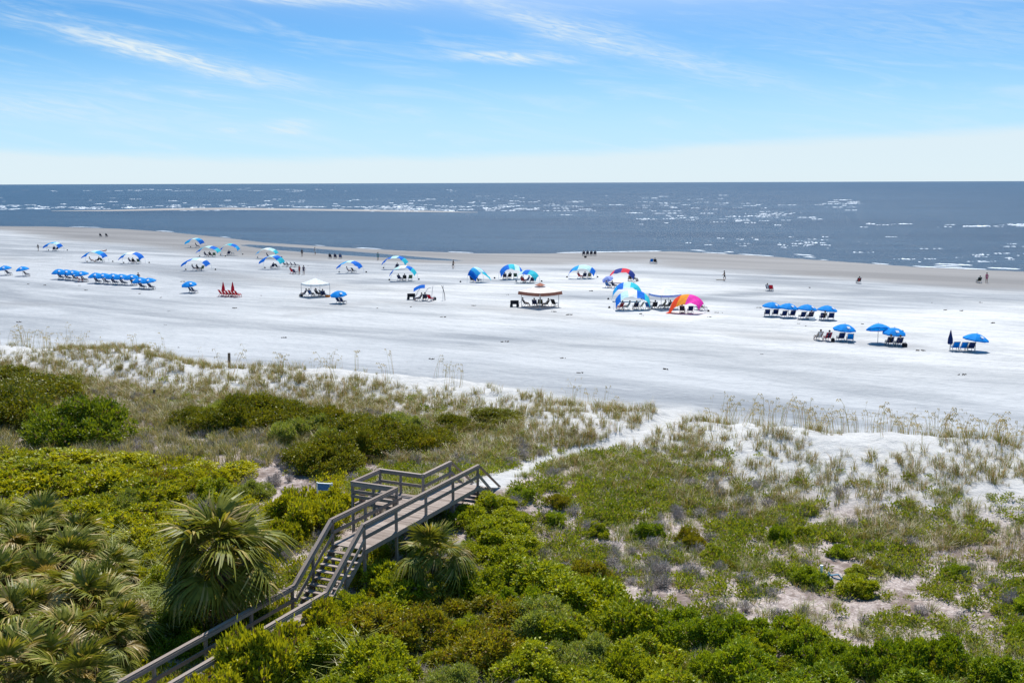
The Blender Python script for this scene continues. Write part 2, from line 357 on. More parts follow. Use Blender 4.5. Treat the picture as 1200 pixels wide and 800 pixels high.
# ------------------------------------------------------------------ ground, sea, sandbar
def axis(fine0, fine1, step, far, grow, extra=()):
    a = list(np.arange(fine0, fine1, step)); 
    for (lim, st) in extra:
        while a[-1] < lim: a.append(a[-1] + st)
    d = a[-1] - a[-2]
    while a[-1] < far: d *= grow; a.append(a[-1] + d)
    b = []; x, d = fine0, step
    return a
ys = np.array(axis(27, 112, .36, 4200, 1.3, ((180, 1.2), (430, 2.4))))
lo = []; x, d = 27., .36
while x > -400: d *= 1.3; x -= d; lo.append(x)
ys = np.concatenate([lo[::-1], ys])
xp = np.array(axis(0, 62, .42, 5200, 1.3, ((220, 3.),)))
xs = np.concatenate([-xp[:0:-1], xp])
X, Y = np.meshgrid(xs, ys); Z = terrain(X, Y)
nx, ny = len(xs), len(ys)
I = np.arange(nx * ny).reshape(ny, nx)
F = np.stack([I[:-1, :-1], I[:-1, 1:], I[1:, 1:], I[1:, :-1]], -1).reshape(-1, 4)
gm = mesh_np('ground', np.stack([X, Y, Z], -1).reshape(-1, 3), F, [M['ground']], smooth=True)
S, HC = crest_s(X, Y); DS = shore_d(X, Y); PD = path_d(X, Y)
def fattr(me, name, a):
    at_ = me.attributes.new(name, 'FLOAT', 'POINT'); at_.data.foreach_set('value', np.asarray(a, np.float32).ravel())
wet = (1 - sstep(30, 48, DS + 14 * fbm(X, Y, 40, 3))) * .95
dr, _, wr = polyline(RUNNEL, X, Y); wet = np.maximum(wet, .8 * np.exp(-(dr / (wr * 2 + 4)) ** 2))
DAMP = [(*flat(a, b, .5)[:2], 0) for a, b in ((-40, 352), (120, 362), (300, 372), (440, 354), (560, 360), (700, 374), (860, 391), (1000, 401), (1200, 418))]
DAMP2 = [(*flat(a, b, .5)[:2], 0) for a, b in ((-40, 300), (100, 312), (200, 316), (330, 330), (480, 345))]
for D_, w_, k_ in ((DAMP, 2.6, .34), (DAMP2, 5., .3)):
    dd_, _, _ = polyline(D_, X, Y); wet = np.maximum(wet, k_ * np.exp(-((dd_ + 3 * fbm(X, Y, 12, 3)) / w_) ** 2) * sstep(-.3, .25, fbm(X + 70, Y, 16, 3)) * (S < -6))
fattr(gm, 'wet', wet)
fattr(gm, 'litter', sstep(5, 15, S + 6 * fbm(X, Y, 6, 3)) * sstep(-.1, .6, PD) * sstep(40, 60, DS))
fattr(gm, 'pale', np.clip(sstep(48, 75, DS + 16 * fbm(X, Y, 40, 3)) * (1 - sstep(90, 150, DS + 30 * fbm(X, Y, 50, 3))) * sstep(-.35, .1, fbm(X * .4 + 30, Y, 12, 3)) * sstep(-70, 10, X), 0, 1) * .85)
fattr(gm, 'dune', sstep(-9, -2, S))
tag(link('ground', gm), kind='structure')

sx = np.concatenate([-np.geomspace(60000, 300, 24), np.linspace(-280, 280, 15), np.geomspace(300, 60000, 24)])
sy = np.concatenate([np.linspace(-2500, 100, 6), np.geomspace(130, 60000, 40)])
SX, SY = np.meshgrid(sx, sy); I = np.arange(SX.size).reshape(SX.shape)
Fq = np.stack([I[:-1, :-1], I[:-1, 1:], I[1:, 1:], I[1:, :-1]], -1).reshape(-1, 4)
keep = []
cx, cy = (SX[:-1, :-1] + SX[1:, 1:]) / 2, (SY[:-1, :-1] + SY[1:, 1:]) / 2
kp = (np.minimum.reduce([shore_d(SX[:-1, :-1], SY[:-1, :-1]), shore_d(SX[1:, 1:], SY[1:, 1:]), shore_d(SX[:-1, 1:], SY[:-1, 1:]), shore_d(SX[1:, :-1], SY[1:, :-1])]) < 90).ravel()
tag(link('sea', mesh_np('sea', np.stack([SX, SY, SX * 0], -1).reshape(-1, 3), Fq[kp], [M['sea']])), kind='structure')

def sandbar():
    mb = MB()
    top_ = [(60, 247.2), (130, 245.9), (200, 243.8), (270, 243.2), (350, 244.3), (430, 245.6), (500, 246.8), (560, 248.8)]
    bot = [(60, 247.3), (130, 247.6), (200, 246.6), (270, 246.0), (350, 246.8), (430, 247.8), (500, 248.6), (560, 248.9)]
    P = []
    for (a, b), (c, d) in zip(top_, bot):
        p, q = flat(a, b, .05), flat(c, d, .05)
        P.append([(*q[:2], -.1), *[(*(q[:2] + (p[:2] - q[:2]) * f), z) for f, z in ((.12, .06), (.5, .16), (.88, .08))], (*p[:2], -.1)])
    V = [v for r in P for v in r]; n = 5
    mb.add(V, [(i * n + j, (i + 1) * n + j, (i + 1) * n + j + 1, i * n + j + 1) for i in range(len(P) - 1) for j in range(n - 1)])
    return mb.mesh('sandbar', M['sandbar'], True)
M['sandbar'] = plain('sandbar_sand', (.19, .18, .175), .7, .15, scale=.05)
tag(link('sandbar', sandbar()), kind='structure')

# breaking wave crests and swash: low ridges of foam
fr = random.Random(5)
fm = MB()
def foam(px, py, Lpx, hgt, dep=1.6):
    c = flat(px, py, 0); d = dist_of(c); L = Lpx * d / FPX; n = max(4, min(26, int(Lpx * .9)))
    ang = fr.uniform(-.06, .06) + fr.choice((-.02, .0, .05))
    V = []; ph = fr.uniform(0, 99)
    for i in range(n + 1):
        t = i / n - .5; e = (1 - (2 * t) ** 2) ** .6 if abs(t) < .5 else 0
        h = hgt * .5 * e * (1.5 * abs(math.sin(ph + t * 7.1) * math.sin(ph * 2 + t * 17)) + fr.uniform(-.25, .25)) - .06
        x = c[0] + t * L * math.cos(ang); y = c[1] + t * L * math.sin(ang) + fr.uniform(-1, 1) * dep * .8
        V += [(x, y - dep * (.3 + .5 * e) * fr.uniform(.5, 1.3), -.06), (x, y - dep * .2, h * .8), (x, y + dep * .3, h), (x, y + dep, -.08)]
    fm.add(V, [(i * 4 + j, (i + 1) * 4 + j, (i + 1) * 4 + j + 1, i * 4 + j + 1) for i in range(n) for j in range(3)])
def foams(n, x0, x1, y0, y1, l0, l1, h0, h1, slope=0., dep=1.6):
    for _ in range(int(n * .75)):
        x = fr.uniform(x0, x1); y = fr.triangular(y0, y1) + slope * (x - x0)
        foam(x, y, fr.uniform(l0, l1) * fr.uniform(.35, .9), fr.uniform(h0, h1), dep)
foams(34, -80, 600, 220, 227, 5, 22, .5, 1.1, dep=4)
foams(26, 100, 420, 221.5, 224.5, 8, 34, .6, 1.2, dep=5)
foams(60, -80, 640, 231, 241, 6, 24, .35, .9, dep=3)
foams(64, -80, 160, 240, 246.5, 12, 46, .3, .8, dep=3)
foams(70, 130, 600, 238, 244.5, 10, 40, .3, .8, .003, dep=3)
foams(46, 430, 700, 243, 249, 10, 40, .25, .7, dep=2.5)
foams(70, 560, 900, 228, 250, 8, 34, .3, .9, dep=2.5)
foams(60, 740, 960, 246, 264, 10, 46, .25, .6, dep=2)
foams(16, 970, 1005, 232, 243, 10, 40, .4, .8, dep=3)
foams(34, 790, 1000, 275, 293, 8, 34, .18, .42, dep=1.2)
foams(22, 1000, 1240, 258, 270, 8, 34, .3, .6, dep=1.6)
foams(7, 1140, 1230, 262, 266, 30, 70, .5, .9, dep=2)
foams(22, 1040, 1240, 296, 310, 8, 46, .18, .4, dep=1.2)
foams(30, 560, 1000, 228, 262, 24, 60, .25, .5, dep=2)
foams(26, -60, 600, 238, 247, 30, 80, .2, .45, dep=2)
foams(12, 780, 1200, 276, 306, 24, 60, .15, .3, dep=1)
foams(30, -60, 560, 243.5, 247.5, 40, 120, .2, .45, dep=2)
def swash(x0, x1, off, h=.06, gap=.3, w=1.2):
    k = 0
    pts = [p for p in shore_px if x0 - 1 <= p[0] <= x1 + 1]
    xs_ = np.arange(x0, x1, 3.0); yy = np.interp(xs_, [p[0] for p in shore_px], [p[1] for p in shore_px])
    run = []
    for a, b in zip(xs_, yy):
        if vnoise(np.array([a / 22.]), np.array([off * 3.1]))[0] + .5 > gap:
            c = flat(a, b - off, 0); run.append(c)
        else:
            if len(run) > 1: ribbon(run, h, w)
            run = []
    if len(run) > 1: ribbon(run, h, w)
def ribbon(run, h, w):
    V = []
    for i, c in enumerate(run):
        e = min(1, min(i, len(run) - 1 - i) / 2.) * fr.uniform(.5, 1.2)
        V += [(c[0], c[1] - w * (.3 + e), .015), (c[0], c[1], .02 + h * e), (c[0], c[1] + w * (.3 + e), .015)]
    fm.add(V, [(i * 3 + j, (i + 1) * 3 + j, (i + 1) * 3 + j + 1, i * 3 + j + 1) for i in range(len(run) - 1) for j in range(2)])
swash(0, 640, .6, .05, .66, .7); swash(640, 1198, .5, .06, .5, .8); swash(800, 1198, 2.4, .1, .62, .8); swash(900, 1198, 4.5, .12, .66, .8)
tag(link('surf_foam', fm.mesh('surf_foam', M['foam'])), 'white foam of breaking waves over the shallows', 'foam', kind='stuff')

# ------------------------------------------------------------------ boardwalk
def bp(u, v, z): q = B0 + BU * u + BV * v; return (q[0], q[1], z)
def boardwalk():
    root = link('boardwalk', None, loc=bp(0, .75, tz(*bp(0, .75, 0)[:2])))
    tag(root, 'grey weathered wooden boardwalk with railings, stairs and a square lookout over the dunes', 'boardwalk')
    L = Vector(root.location)
    def part(name, a, b, w, h, up=(0, 0, 1), parent=None):
        mb = MB(); a = Vector(a); b = Vector(b); c = (a + b) / 2
        mb.bar(a - c, b - c, w, h, up); o = link(name, mb.mesh(name, M['wood']), root, c - L)
        return o
    cache = {}
    def plank(u, v0, v1, z, name='plank', wd=.136, th=.04):
        key = (round(v1 - v0, 3), wd, th)
        if key not in cache:
            mb = MB(); d = Vector((BV[0], BV[1], 0)) * (v1 - v0) / 2; mb.bar(-d, d, wd, th); cache[key] = mb.mesh(name, M['wood'])
        j = fr.uniform(-.012, .012)
        link(name, cache[key], root, Vector(bp(u, (v0 + v1) / 2 + j, z - th / 2 + fr.uniform(-.004, .004))) - L, (0, 0, fr.uniform(-.006, .006)))
    DL = 10.1                                     # deck length
    for i in range(int(DL / .145)): plank(.07 + i * .145, -.06, BW + .06, DECK)
    b0, b1, bd = 5.05, 7.4, 2.4                   # lookout from u=b0 to b1, depth bd beyond the walk
    for i in range(int((b1 - b0) / .145)): plank(b0 + .11 + i * .145, BW + .075, BW + bd, DECK)
    # joists and fascia
    for v in (.05, .75, BW - .05): part('joist', bp(.02, v, DECK - .13), bp(DL, v, DECK - .13), .05, .16)
    for v in (BW + .6, BW + bd - .1): part('joist', bp(b0 + .05, v, DECK - .13), bp(b1 - .02, v, DECK - .13), .05, .16)
    part('fascia', bp(.0, -.1, DECK - .09), bp(DL, -.1, DECK - .09), .045, .2)
    RH = 1.05
    def post(u, v, zt, extra=.5):
        x, y, _ = bp(u, v, 0); part('post', (x, y, tz(x, y) - extra), (x, y, zt), .1, .1, (BU[0], BU[1], 0))
    def rail(u0, v0, z0, u1, v1, z1, name='handrail', w=.15, h=.045): part(name, bp(u0, v0, z0), bp(u1, v1, z1), w, h)
    def mid(u0, v0, z0, u1, v1, z1): part('mid_rail', bp(u0, v0, z0), bp(u1, v1, z1), .045, .14)
    n0, fv = -.02, BW + .02
    for u in (.06, 2.5, 5.0, 7.5, 10.0): post(u, n0, DECK + RH - .03)
    rail(-.06, n0, DECK + RH, 10.1, n0, DECK + RH); part('top_board', bp(0, n0 - .072, DECK + RH - .095), bp(10.05, n0 - .072, DECK + RH - .095), .04, .13); mid(0, n0 - .075, DECK + .5, 10.05, n0 - .075, DECK + .5)
    for u in (.06, 2.5, b0): post(u, fv, DECK + RH - .03)
    rail(-.06, fv, DECK + RH, b0 + .06, fv, DECK + RH); part('top_board', bp(0, fv - .072, DECK + RH - .095), bp(b0, fv - .072, DECK + RH - .095), .04, .13); mid(0, fv - .075, DECK + .5, b0 + .3, fv - .075, DECK + .5)
    for u in (b1, 10.0): post(u, fv, DECK + RH - .03)
    rail(b1, fv, DECK + RH, 10.1, fv, DECK + RH); part('top_board', bp(b1, fv - .072, DECK + RH - .095), bp(10.05, fv - .072, DECK + RH - .095), .04, .13); mid(b1, fv - .075, DECK + .5, 10.05, fv - .075, DECK + .5)
    # lookout railing: far side, outer side and the boarded near side with its bench
    ov = BW + bd
    for u, v in ((b0, ov), (b1, ov), (b1, BW + 1.25), (b0, BW + 1.25)): post(u, v, DECK + RH - .03)
    rail(b1, fv + .08, DECK + RH - .005, b1, ov + .07, DECK + RH - .005); mid(b1 - .075, fv + .06, DECK + .5, b1 - .075, ov, DECK + .5); part('top_board', bp(b1 - .072, fv + .06, DECK + RH - .1), bp(b1 - .072, ov, DECK + RH - .1), .04, .13)
    rail(b0 - .07, ov, DECK + RH - .01, b1 - .09, ov, DECK + RH - .01); mid(b0, ov - .075, DECK + .5, b1 - .1, ov - .075, DECK + .5); part('top_board', bp(b0 + .02, ov - .072, DECK + RH - .105), bp(b1 - .1, ov - .072, DECK + RH - .105), .04, .13)
    rail(b0, fv + .09, DECK + RH - .005, b0, ov - .09, DECK + RH - .005)
    for z, h in ((.93, .17), (.62, .14), (.38, .14)): part('back_board', bp(b0 - .075, BW, DECK + z), bp(b0 - .075, ov + .03, DECK + z), .04, h)
    for k in range(3): part('bench_slat', bp(b0 + .18 + k * .15, BW + .2, DECK + .45), bp(b0 + .18 + k * .15, ov - .15, DECK + .45), .13, .04)
    for v in (BW + .3, ov - .3): part('bench_leg', bp(b0 + .33, v, DECK), bp(b0 + .33, v, DECK + .43), .09, .4, (BU[0], BU[1], 0))
    # stairs to the low walk
    NS = 10; rise = (DECK - LOW) / NS; run = .262; SL = NS * run
    for i in range(1, NS):
        plank(-i * run + run / 2 - .08, -.04, BW + .04, DECK - i * rise, 'stair_tread', .25, .045)
    for v in (.0, BW): part('stringer', bp(.02, v, DECK - .2), bp(-SL, v, LOW - .18), .05, .24)
    for v in (n0, fv):
        rail(-.06, v, DECK + RH - .012, -SL - .02, v, LOW + RH); mid(-.02, v - .075, DECK + .42, -SL, v - .075, LOW + .42)
        part('top_board', bp(-.06, v - .07, DECK + RH - .12), bp(-SL, v - .07, LOW + RH - .11), .04, .13)
        post(-SL / 2, v, (DECK + LOW) / 2 + RH - .1)
    WL = 11.                                     # the low walk runs on out of the picture
    for i in range(int(WL / .145)): plank(-SL - .07 - i * .145, -.06, BW + .06, LOW)
    for v in (.05, BW - .05): part('joist', bp(-SL, v, LOW - .13), bp(-SL - WL, v, LOW - .13), .05, .16)
    for v in (n0, fv):
        for k in range(5): post(-SL - .08 - k * 2.45, v, LOW + RH - .03)
        rail(-SL, v, LOW + RH + .004, -SL - WL, v, LOW + RH + .004); mid(-SL, v - .075, LOW + .5, -SL - WL, v - .075, LOW + .5)
        part('top_board', bp(-SL, v - .072, LOW + RH - .095), bp(-SL - WL, v - .072, LOW + RH - .095), .04, .13)
    # steps down to the sand path
    x, y, _ = bp(DL + 1.6, .75, 0); zg = tz(x, y)
    ns = 5; r2 = (DECK - zg) / ns
    for i in range(1, ns): plank(DL + i * .36 - .12, -.04, BW + .04, DECK - i * r2, 'stair_tread', .3, .045)
    for v in (.0, BW): part('stringer', bp(DL, v, DECK - .2), bp(DL + 2.0, v, zg - .12), .05, .22)
    for v in (n0, fv):
        x2, y2, _ = bp(DL + 2.3, v, 0); g2 = tz(x2, y2)
        rail(DL - .04, v, DECK + RH - .012, DL + 2.3, v, g2 + .03); mid(DL - .06, v - .075, DECK + .5, DL + 1.35, v - .075, g2 + .03)
boardwalk()
def on_boardwalk(x, y, pad=.15):
    q = np.stack([np.asarray(x) - B0[0], np.asarray(y) - B0[1]], -1); u = q @ BU; v = q @ BV
    return ((v > -pad - .05) & (v < BW + pad + .05) & (((u > -14) & (u < .4)) | ((u > 8.2) & (u < 12.6))))

# ------------------------------------------------------------------ foliage meshes
def unit(v): return v / np.maximum(np.linalg.norm(v, axis=-1, keepdims=True), 1e-9)
def leaf_quads(c, d, ln, wd, rng):
    n = len(c); d = unit(d); side = unit(np.cross(d, rng.normal(size=(n, 3)))); nor = np.cross(side, d)
    ln = np.broadcast_to(ln, (n,))[:, None]; wd = np.broadcast_to(wd, (n,))[:, None]
    V = np.stack([c, c + d * ln * .5 + side * wd * .5 + nor * wd * .15, c + d * ln, c + d * ln * .45 - side * wd * .5 + nor * wd * .15], 1).reshape(-1, 3)
    return V, np.arange(4 * n).reshape(-1, 4)
def make_shrub(name, m, seed, R=1.4, Hh=1.5, nclump=620, per=22, ln=.10, wd=.05, lobes=16, spread=.12, stem=None):
    rng = np.random.RandomState(seed); L = []
    for k in range(lobes):
        a = rng.uniform(0, 6.283); r = R * .82 * math.sqrt(rng.uniform(0.02, 1)); rr = R * rng.uniform(.2, .42)
        hz = Hh * (1 - (r / R) ** 2 * .55) * rng.uniform(.45, 1.15) - rr
        L.append((np.array([r * math.cos(a), r * math.sin(a), max(hz, rr * .45)]), rr))
    C, D = [], []
    while len(C) < nclump:
        c, rr = L[rng.randint(lobes)]; dv = unit(rng.normal(size=3)); dv[2] = abs(dv[2]) * .9 - .25 if rng.rand() < .8 else dv[2]
        dv = unit(dv); p = c + dv * rr * rng.uniform(.7, 1.16) * np.array([1, 1, .9])
        if p[2] < .06 or any(np.linalg.norm((p - q) / s) < .78 for q, s in L): 
            if rng.rand() < .9: continue
        if p[2] < .03: continue
        C.append(p); D.append(dv)
    C, D = np.array(C), np.array(D)
    cc = np.repeat(C, per, 0) + rng.normal(size=(nclump * per, 3)) * spread * np.array([.62, .62, .5])
    dd = np.repeat(D, per, 0) * .8 + rng.normal(size=(nclump * per, 3)) * .65 + np.array([0, 0, .35])
    cc[:, 2] = np.maximum(cc[:, 2], .02)
    V, F = leaf_quads(cc, dd, rng.uniform(.7, 1.25, len(cc)) * ln, rng.uniform(.7, 1.2, len(cc)) * wd, rng)
    fol = mesh_np(name + '_foliage', V, F, [m])
    mb = MB()
    for c, rr in L:
        b = np.array([rng.uniform(-.15, .15), rng.uniform(-.15, .15), -.1]); e = c + np.array([0, 0, rr * .5])
        mid_ = (b + e) / 2 + rng.normal(size=3) * .12
        mb.tube([b, mid_, e], [.035, .025, .01], 5)
        for _ in range(3):
            q = c + unit(rng.normal(size=3)) * rr * .9; q[2] = max(q[2], .1); mb.tube([mid_, (mid_ + q) / 2 + rng.normal(size=3) * .06, q], [.018, .012, .005], 4)
    return fol, mb.mesh(name + '_stem', stem or M['bark'])
SHR = {}
for kind, kw in dict(
        lime=dict(m=M['lime'], R=1.3, Hh=1.2, nclump=400, ln=.15, wd=.085),
        green=dict(m=M['green'], R=1.4, Hh=1.6, nclump=460, ln=.145, wd=.085),
        deep=dict(m=M['deep'], R=1.4, Hh=1.5, nclump=460, ln=.145, wd=.085),
        olive=dict(m=M['olive'], R=1.4, Hh=1.5, nclump=480, ln=.14, wd=.065),
        sage=dict(m=M['sage'], R=1.3, Hh=1.35, nclump=480, ln=.13, wd=.05),
        myrtle=dict(m=M['myrtle'], R=3., Hh=2.2, nclump=950, ln=.2, wd=.11, spread=.24, lobes=22),
        bigg=dict(m=M['deepdark'], R=3., Hh=2.2, nclump=950, ln=.2, wd=.11, spread=.25, lobes=20),
).items():
    SHR[kind] = [make_shrub(kind, seed=11 + 7 * k + len(kind), **kw) for k in range(3)]
def make_brush(seed, R=.6, Hh=.8, n=70):
    rng = np.random.RandomState(seed); mb = MB()
    for k in range(n):
        a = rng.uniform(0, 6.28); r = R * math.sqrt(rng.rand()); t = np.array([r * math.cos(a), r * math.sin(a), Hh * rng.uniform(.5, 1) * (1 - .4 * r / R)])
        b = np.array([t[0] * .3, t[1] * .3, 0]); mm = (b + t) / 2 + rng.normal(size=3) * .07
        mb.tube([b, mm, t], [.011, .009, .005], 3, False)
        for _ in range(3):
            q = mm + (t - mm) * rng.uniform(0, .8); e = q + rng.normal(size=3) * .13 + np.array([0, 0, .08]); mb.tube([q, e], [.008, .004], 3, False)
    return mb.mesh('brush', M['twig'])

SHN = {'lime': 'lime_shrub', 'green': 'leafy_shrub', 'deep': 'leafy_shrub', 'olive': 'olive_shrub', 'sage': 'grey_green_shrub', 'myrtle': 'wax_myrtle', 'bigg': 'wax_myrtle'}
BASE = {'lime': (1.3, 1.2), 'green': (1.4, 1.6), 'deep': (1.4, 1.5), 'olive': (1.4, 1.5), 'sage': (1.3, 1.35), 'myrtle': (3., 2.2), 'bigg': (3., 2.6)}
SPOTS = []
def shrub(px, py, wpx, hpx, kind, label, group):
    """base of the shrub at a photograph pixel, its apparent size turned into metres"""
    p = at(px, py); sc = dist_of(p) / FPX; R, Hh = BASE[kind]
    sxy = max(.35, wpx * sc / 2 / R / .93); szz = hpx * sc / Hh * 1.0
    szz = min(max(szz, sxy * .5), sxy * 1.9)
    # keep clear of the walkway
    q = p[:2] - B0; v = q @ BV; u = q @ BU; rr = R * sxy * (.62 if u < .5 else .45)
    if -14 < u < 12.5:
        if -rr < v < .75: p[:2] -= BV * (v + rr + .05)
        elif .75 <= v < BW + rr and not (5 < u < 7.5): p[:2] += BV * (BW + rr + .05 - v)
    p[2] = tz(p[0], p[1])
    root = link(SHN[kind], None, loc=(p[0], p[1], p[2] - .05), rot=(0, 0, fr.uniform(0, 6.28)), scale=(sxy * fr.uniform(.85, 1.2), sxy * fr.uniform(.85, 1.2), szz))
    tag(root, label, 'shrub', group)
    fol, st = SHR[kind][fr.randrange(3)]
    link('foliage', fol, root); link('stem', st, root)
    SPOTS.append((p[0], p[1], R * sxy)); return root
G1 = 'dark wax myrtles behind the dune'; L1 = 'dark olive wax myrtle in the thicket between white dune and boardwalk'
for a in ((12, 500, 95, 52), (35, 470, 80, 34), (-40, 500, 100, 60), (10, 447, 70, 22), (262, 503, 80, 46), (300, 498, 90, 40), (345, 500, 66, 34), (382, 545, 74, 46), (410, 512, 80, 36), (455, 526, 80, 42), (500, 526, 60, 32), (572, 497, 58, 20), (525, 505, 50, 22), (240, 500, 50, 30), (-90, 470, 90, 40)):
    nb_ = 'beside the large bright green myrtle' if a[0] < 60 else 'near the short wooden post' if a[0] < 320 else 'behind the boardwalk lookout' if a[0] < 520 else 'near the sand path'
    a = (a[0] + fr.uniform(-6, 6), a[1], a[2] * 1.12, a[3] * .82)
    shrub(*a, 'myrtle', 'dark olive wax myrtle ' + nb_, 'dark wax myrtles ' + nb_)
shrub(92, 516, 96, 58, 'bigg', 'large bright green wax myrtle among darker olive ones', None)
G2 = 'lime shrubs inland of the palms'; L2 = 'low lime green shrub on the flat behind the palmettos'
for a in ((20, 575, 90, 34), (80, 570, 80, 30), (130, 575, 80, 34), (175, 590, 70, 30), (30, 610, 70, 28), (110, 607, 66, 30), (160, 622, 80, 30), (200, 612, 56, 24), (215, 570, 60, 22), (60, 547, 90, 20), (150, 548, 70, 20), (5, 545, 60, 20), (-30, 590, 70, 40), (250, 560, 70, 20), (190, 640, 70, 30)):
    nb_ = 'beside the small round grey green shrub' if 90 < a[0] < 220 and a[1] > 565 else 'below the dry tan grass' if a[1] < 565 else 'behind the palmetto clump'
    shrub(*a, 'lime', 'low lime green shrub ' + nb_, 'lime shrubs ' + nb_)
shrub(151, 604, 38, 34, 'sage', 'small round grey green shrub amid lime shrubs', None)
for a, k in (((150, 690, 56, 34), 'lime'), ((185, 700, 50, 34), 'green'), ((165, 728, 50, 30), 'sage'), ((200, 745, 50, 34), 'deep'), ((195, 672, 50, 30), 'lime'), ((175, 770, 44, 30), 'deep'), ((310, 735, 40, 24), 'deep'), ((225, 765, 50, 30), 'deep')):
    shrub(*a, k, {'lime': 'yellow green', 'green': 'bright green', 'sage': 'grey green', 'deep': 'deep green'}[k] + ' bush in the hollow between the palmettos', {'lime': 'yellow green', 'green': 'bright green', 'sage': 'grey green', 'deep': 'deep green'}[k] + ' bushes between the palmettos')
for a in ((345, 615, 62, 44), (372, 625, 60, 44), (395, 600, 50, 30), (330, 640, 46, 34)):
    shrub(*a, 'lime', 'lime green shrub filling the corner beside the stair top', 'lime shrubs by the stairs')
L3, G3 = 'bright green leafy shrub in the thicket below the boardwalk', 'leafy thicket below the boardwalk'
for a in ((430, 690, 70, 46), (395, 735, 70, 50), (450, 655, 40, 30), (470, 712, 70, 44), (545, 700, 70, 42), (600, 670, 60, 34), (585, 632, 60, 30), (630, 692, 84, 44), (690, 712, 84, 50), (735, 742, 76, 56), (755, 790, 76, 44), (720, 800, 60, 50), (620, 800, 80, 44), (440, 800, 90, 56), (355, 790, 80, 50), (395, 770, 60, 44), (560, 655, 40, 26), (660, 750, 70, 44), (790, 830, 90, 50), (680, 830, 90, 50), (480, 840, 90, 50), (380, 850, 90, 60), (610, 640, 50, 24), (545, 612, 44, 24), (580, 596, 44, 22), (565, 625, 40, 24), (480, 650, 40, 26), (600, 612, 40, 20)):
    nb_ = 'beside the lower stairs and low walkway' if a[0] < 445 else 'around the small palm at the deck' if a[1] < 705 and a[0] < 570 else 'beside the steps to the sand path' if a[1] < 675 else 'bordering the bare pinkish sand' if a[0] > 670 and a[1] < 795 else 'in front of the brownish olive shrubs'
    shrub(*a, 'green', 'bright green leafy shrub ' + nb_, 'leafy shrubs ' + nb_)
for a in ((440, 745, 90, 46), (500, 755, 96, 50), (560, 770, 90, 50), (520, 718, 76, 36), (590, 735, 80, 40), (640, 705, 50, 26)):
    shrub(*a, 'olive', 'brownish olive shrub in the middle of the bright thicket', 'olive shrubs in the thicket')
for a in ((635, 745, 66, 44), (690, 790, 80, 50), (655, 790, 60, 40), (530, 810, 60, 36)):
    shrub(*a, 'sage', 'pale grey green shrub in the thicket beside olive shrubs', 'grey green shrubs in the thicket')
for a in ((262, 800, 84, 76), (298, 806, 84, 84), (245, 840, 80, 60), (330, 790, 66, 66), (365, 745, 54, 46)):
    shrub(*a, 'lime', 'yellow green shrub overhanging the low walkway rail', 'yellow green shrubs over the low walk')
L4, G4 = 'dense deep green shrub on bare pinkish sand', 'deep green shrubs on the litter sand'
for a in ((800, 750, 70, 48), (850, 752, 66, 44), (905, 752, 60, 40), (940, 775, 66, 50), (870, 795, 90, 60), (830, 790, 60, 40), (985, 785, 60, 42), (1025, 790, 70, 50), (1060, 785, 70, 54), (1105, 782, 66, 50), (1170, 800, 72, 44), (960, 815, 90, 44), (1080, 820, 90, 44), (900, 830, 90, 44), (1140, 840, 90, 40), (1010, 840, 90, 40), (1210, 720, 50, 26), (1190, 745, 40, 20)):
    nb_ = 'apart from the rest on open litter' if a[0] > 1150 and a[1] < 790 else 'backed by bare pinkish sand' if a[1] < 792 else 'in front of others with leaves touching'
    a = (a[0], a[1], a[2] * .84, a[3] * .84)
    shrub(*a, 'deep', 'dense deep green shrub ' + nb_, 'deep green shrubs ' + nb_)
shrub(952, 684, 40, 22, 'deep', 'small deep green shrub beside the white pipe', None)
shrub(1004, 693, 50, 26, 'green', 'spreading green shrub holding blue debris on bare sand', None)

# smaller bushes knitting the thickets together
rf = random.Random(31)
def knit(n, poly, kinds, w0, w1, label, group):
    for _ in range(n):
        while True:
            a, b = rf.uniform(min(p[0] for p in poly), max(p[0] for p in poly)), rf.uniform(min(p[1] for p in poly), max(p[1] for p in poly))
            if inpoly(poly, np.array([a]), np.array([b]))[0]: break
        k = rf.choice(kinds); w = rf.uniform(w0, w1); nm = {'green': 'bright green', 'deep': 'deep green', 'olive': 'olive', 'sage': 'grey green', 'lime': 'yellow green', 'myrtle': 'dark olive'}[k]
        shrub(a, b, w, w * rf.uniform(.5, .85), k, f'small {nm} {label}', f'small {nm} {group}')
knit(26, [(420, 700), (560, 650), (700, 690), (770, 740), (760, 800), (400, 800), (390, 740)], ['green', 'green', 'olive', 'sage', 'lime', 'deep'], 28, 52, 'bush knitted into the thicket below the boardwalk', 'bushes knitted into the thicket')
knit(9, [(780, 740), (900, 735), (1120, 770), (1120, 800), (780, 800)], ['deep', 'green', 'lime'], 24, 46, 'bush squeezed between the dense deep green shrubs', 'bushes between deep green shrubs')
knit(16, [(0, 545), (300, 550), (320, 600), (200, 640), (0, 620)], ['lime', 'green', 'sage', 'olive'], 26, 48, 'bush squeezed between the low lime shrubs', 'bushes between the lime shrubs')
knit(12, [(230, 490), (560, 490), (520, 530), (380, 545), (240, 505)], ['olive', 'myrtle', 'sage'], 24, 44, 'bush at the foot of the dark wax myrtles', 'bushes under the myrtles')
knit(16, [(600, 575), (800, 580), (1000, 640), (1180, 690), (1180, 730), (900, 690), (680, 650)], ['green', 'deep', 'olive'], 16, 34, 'bush standing alone among the patchy ground cover', 'bushes in the patchy ground cover')

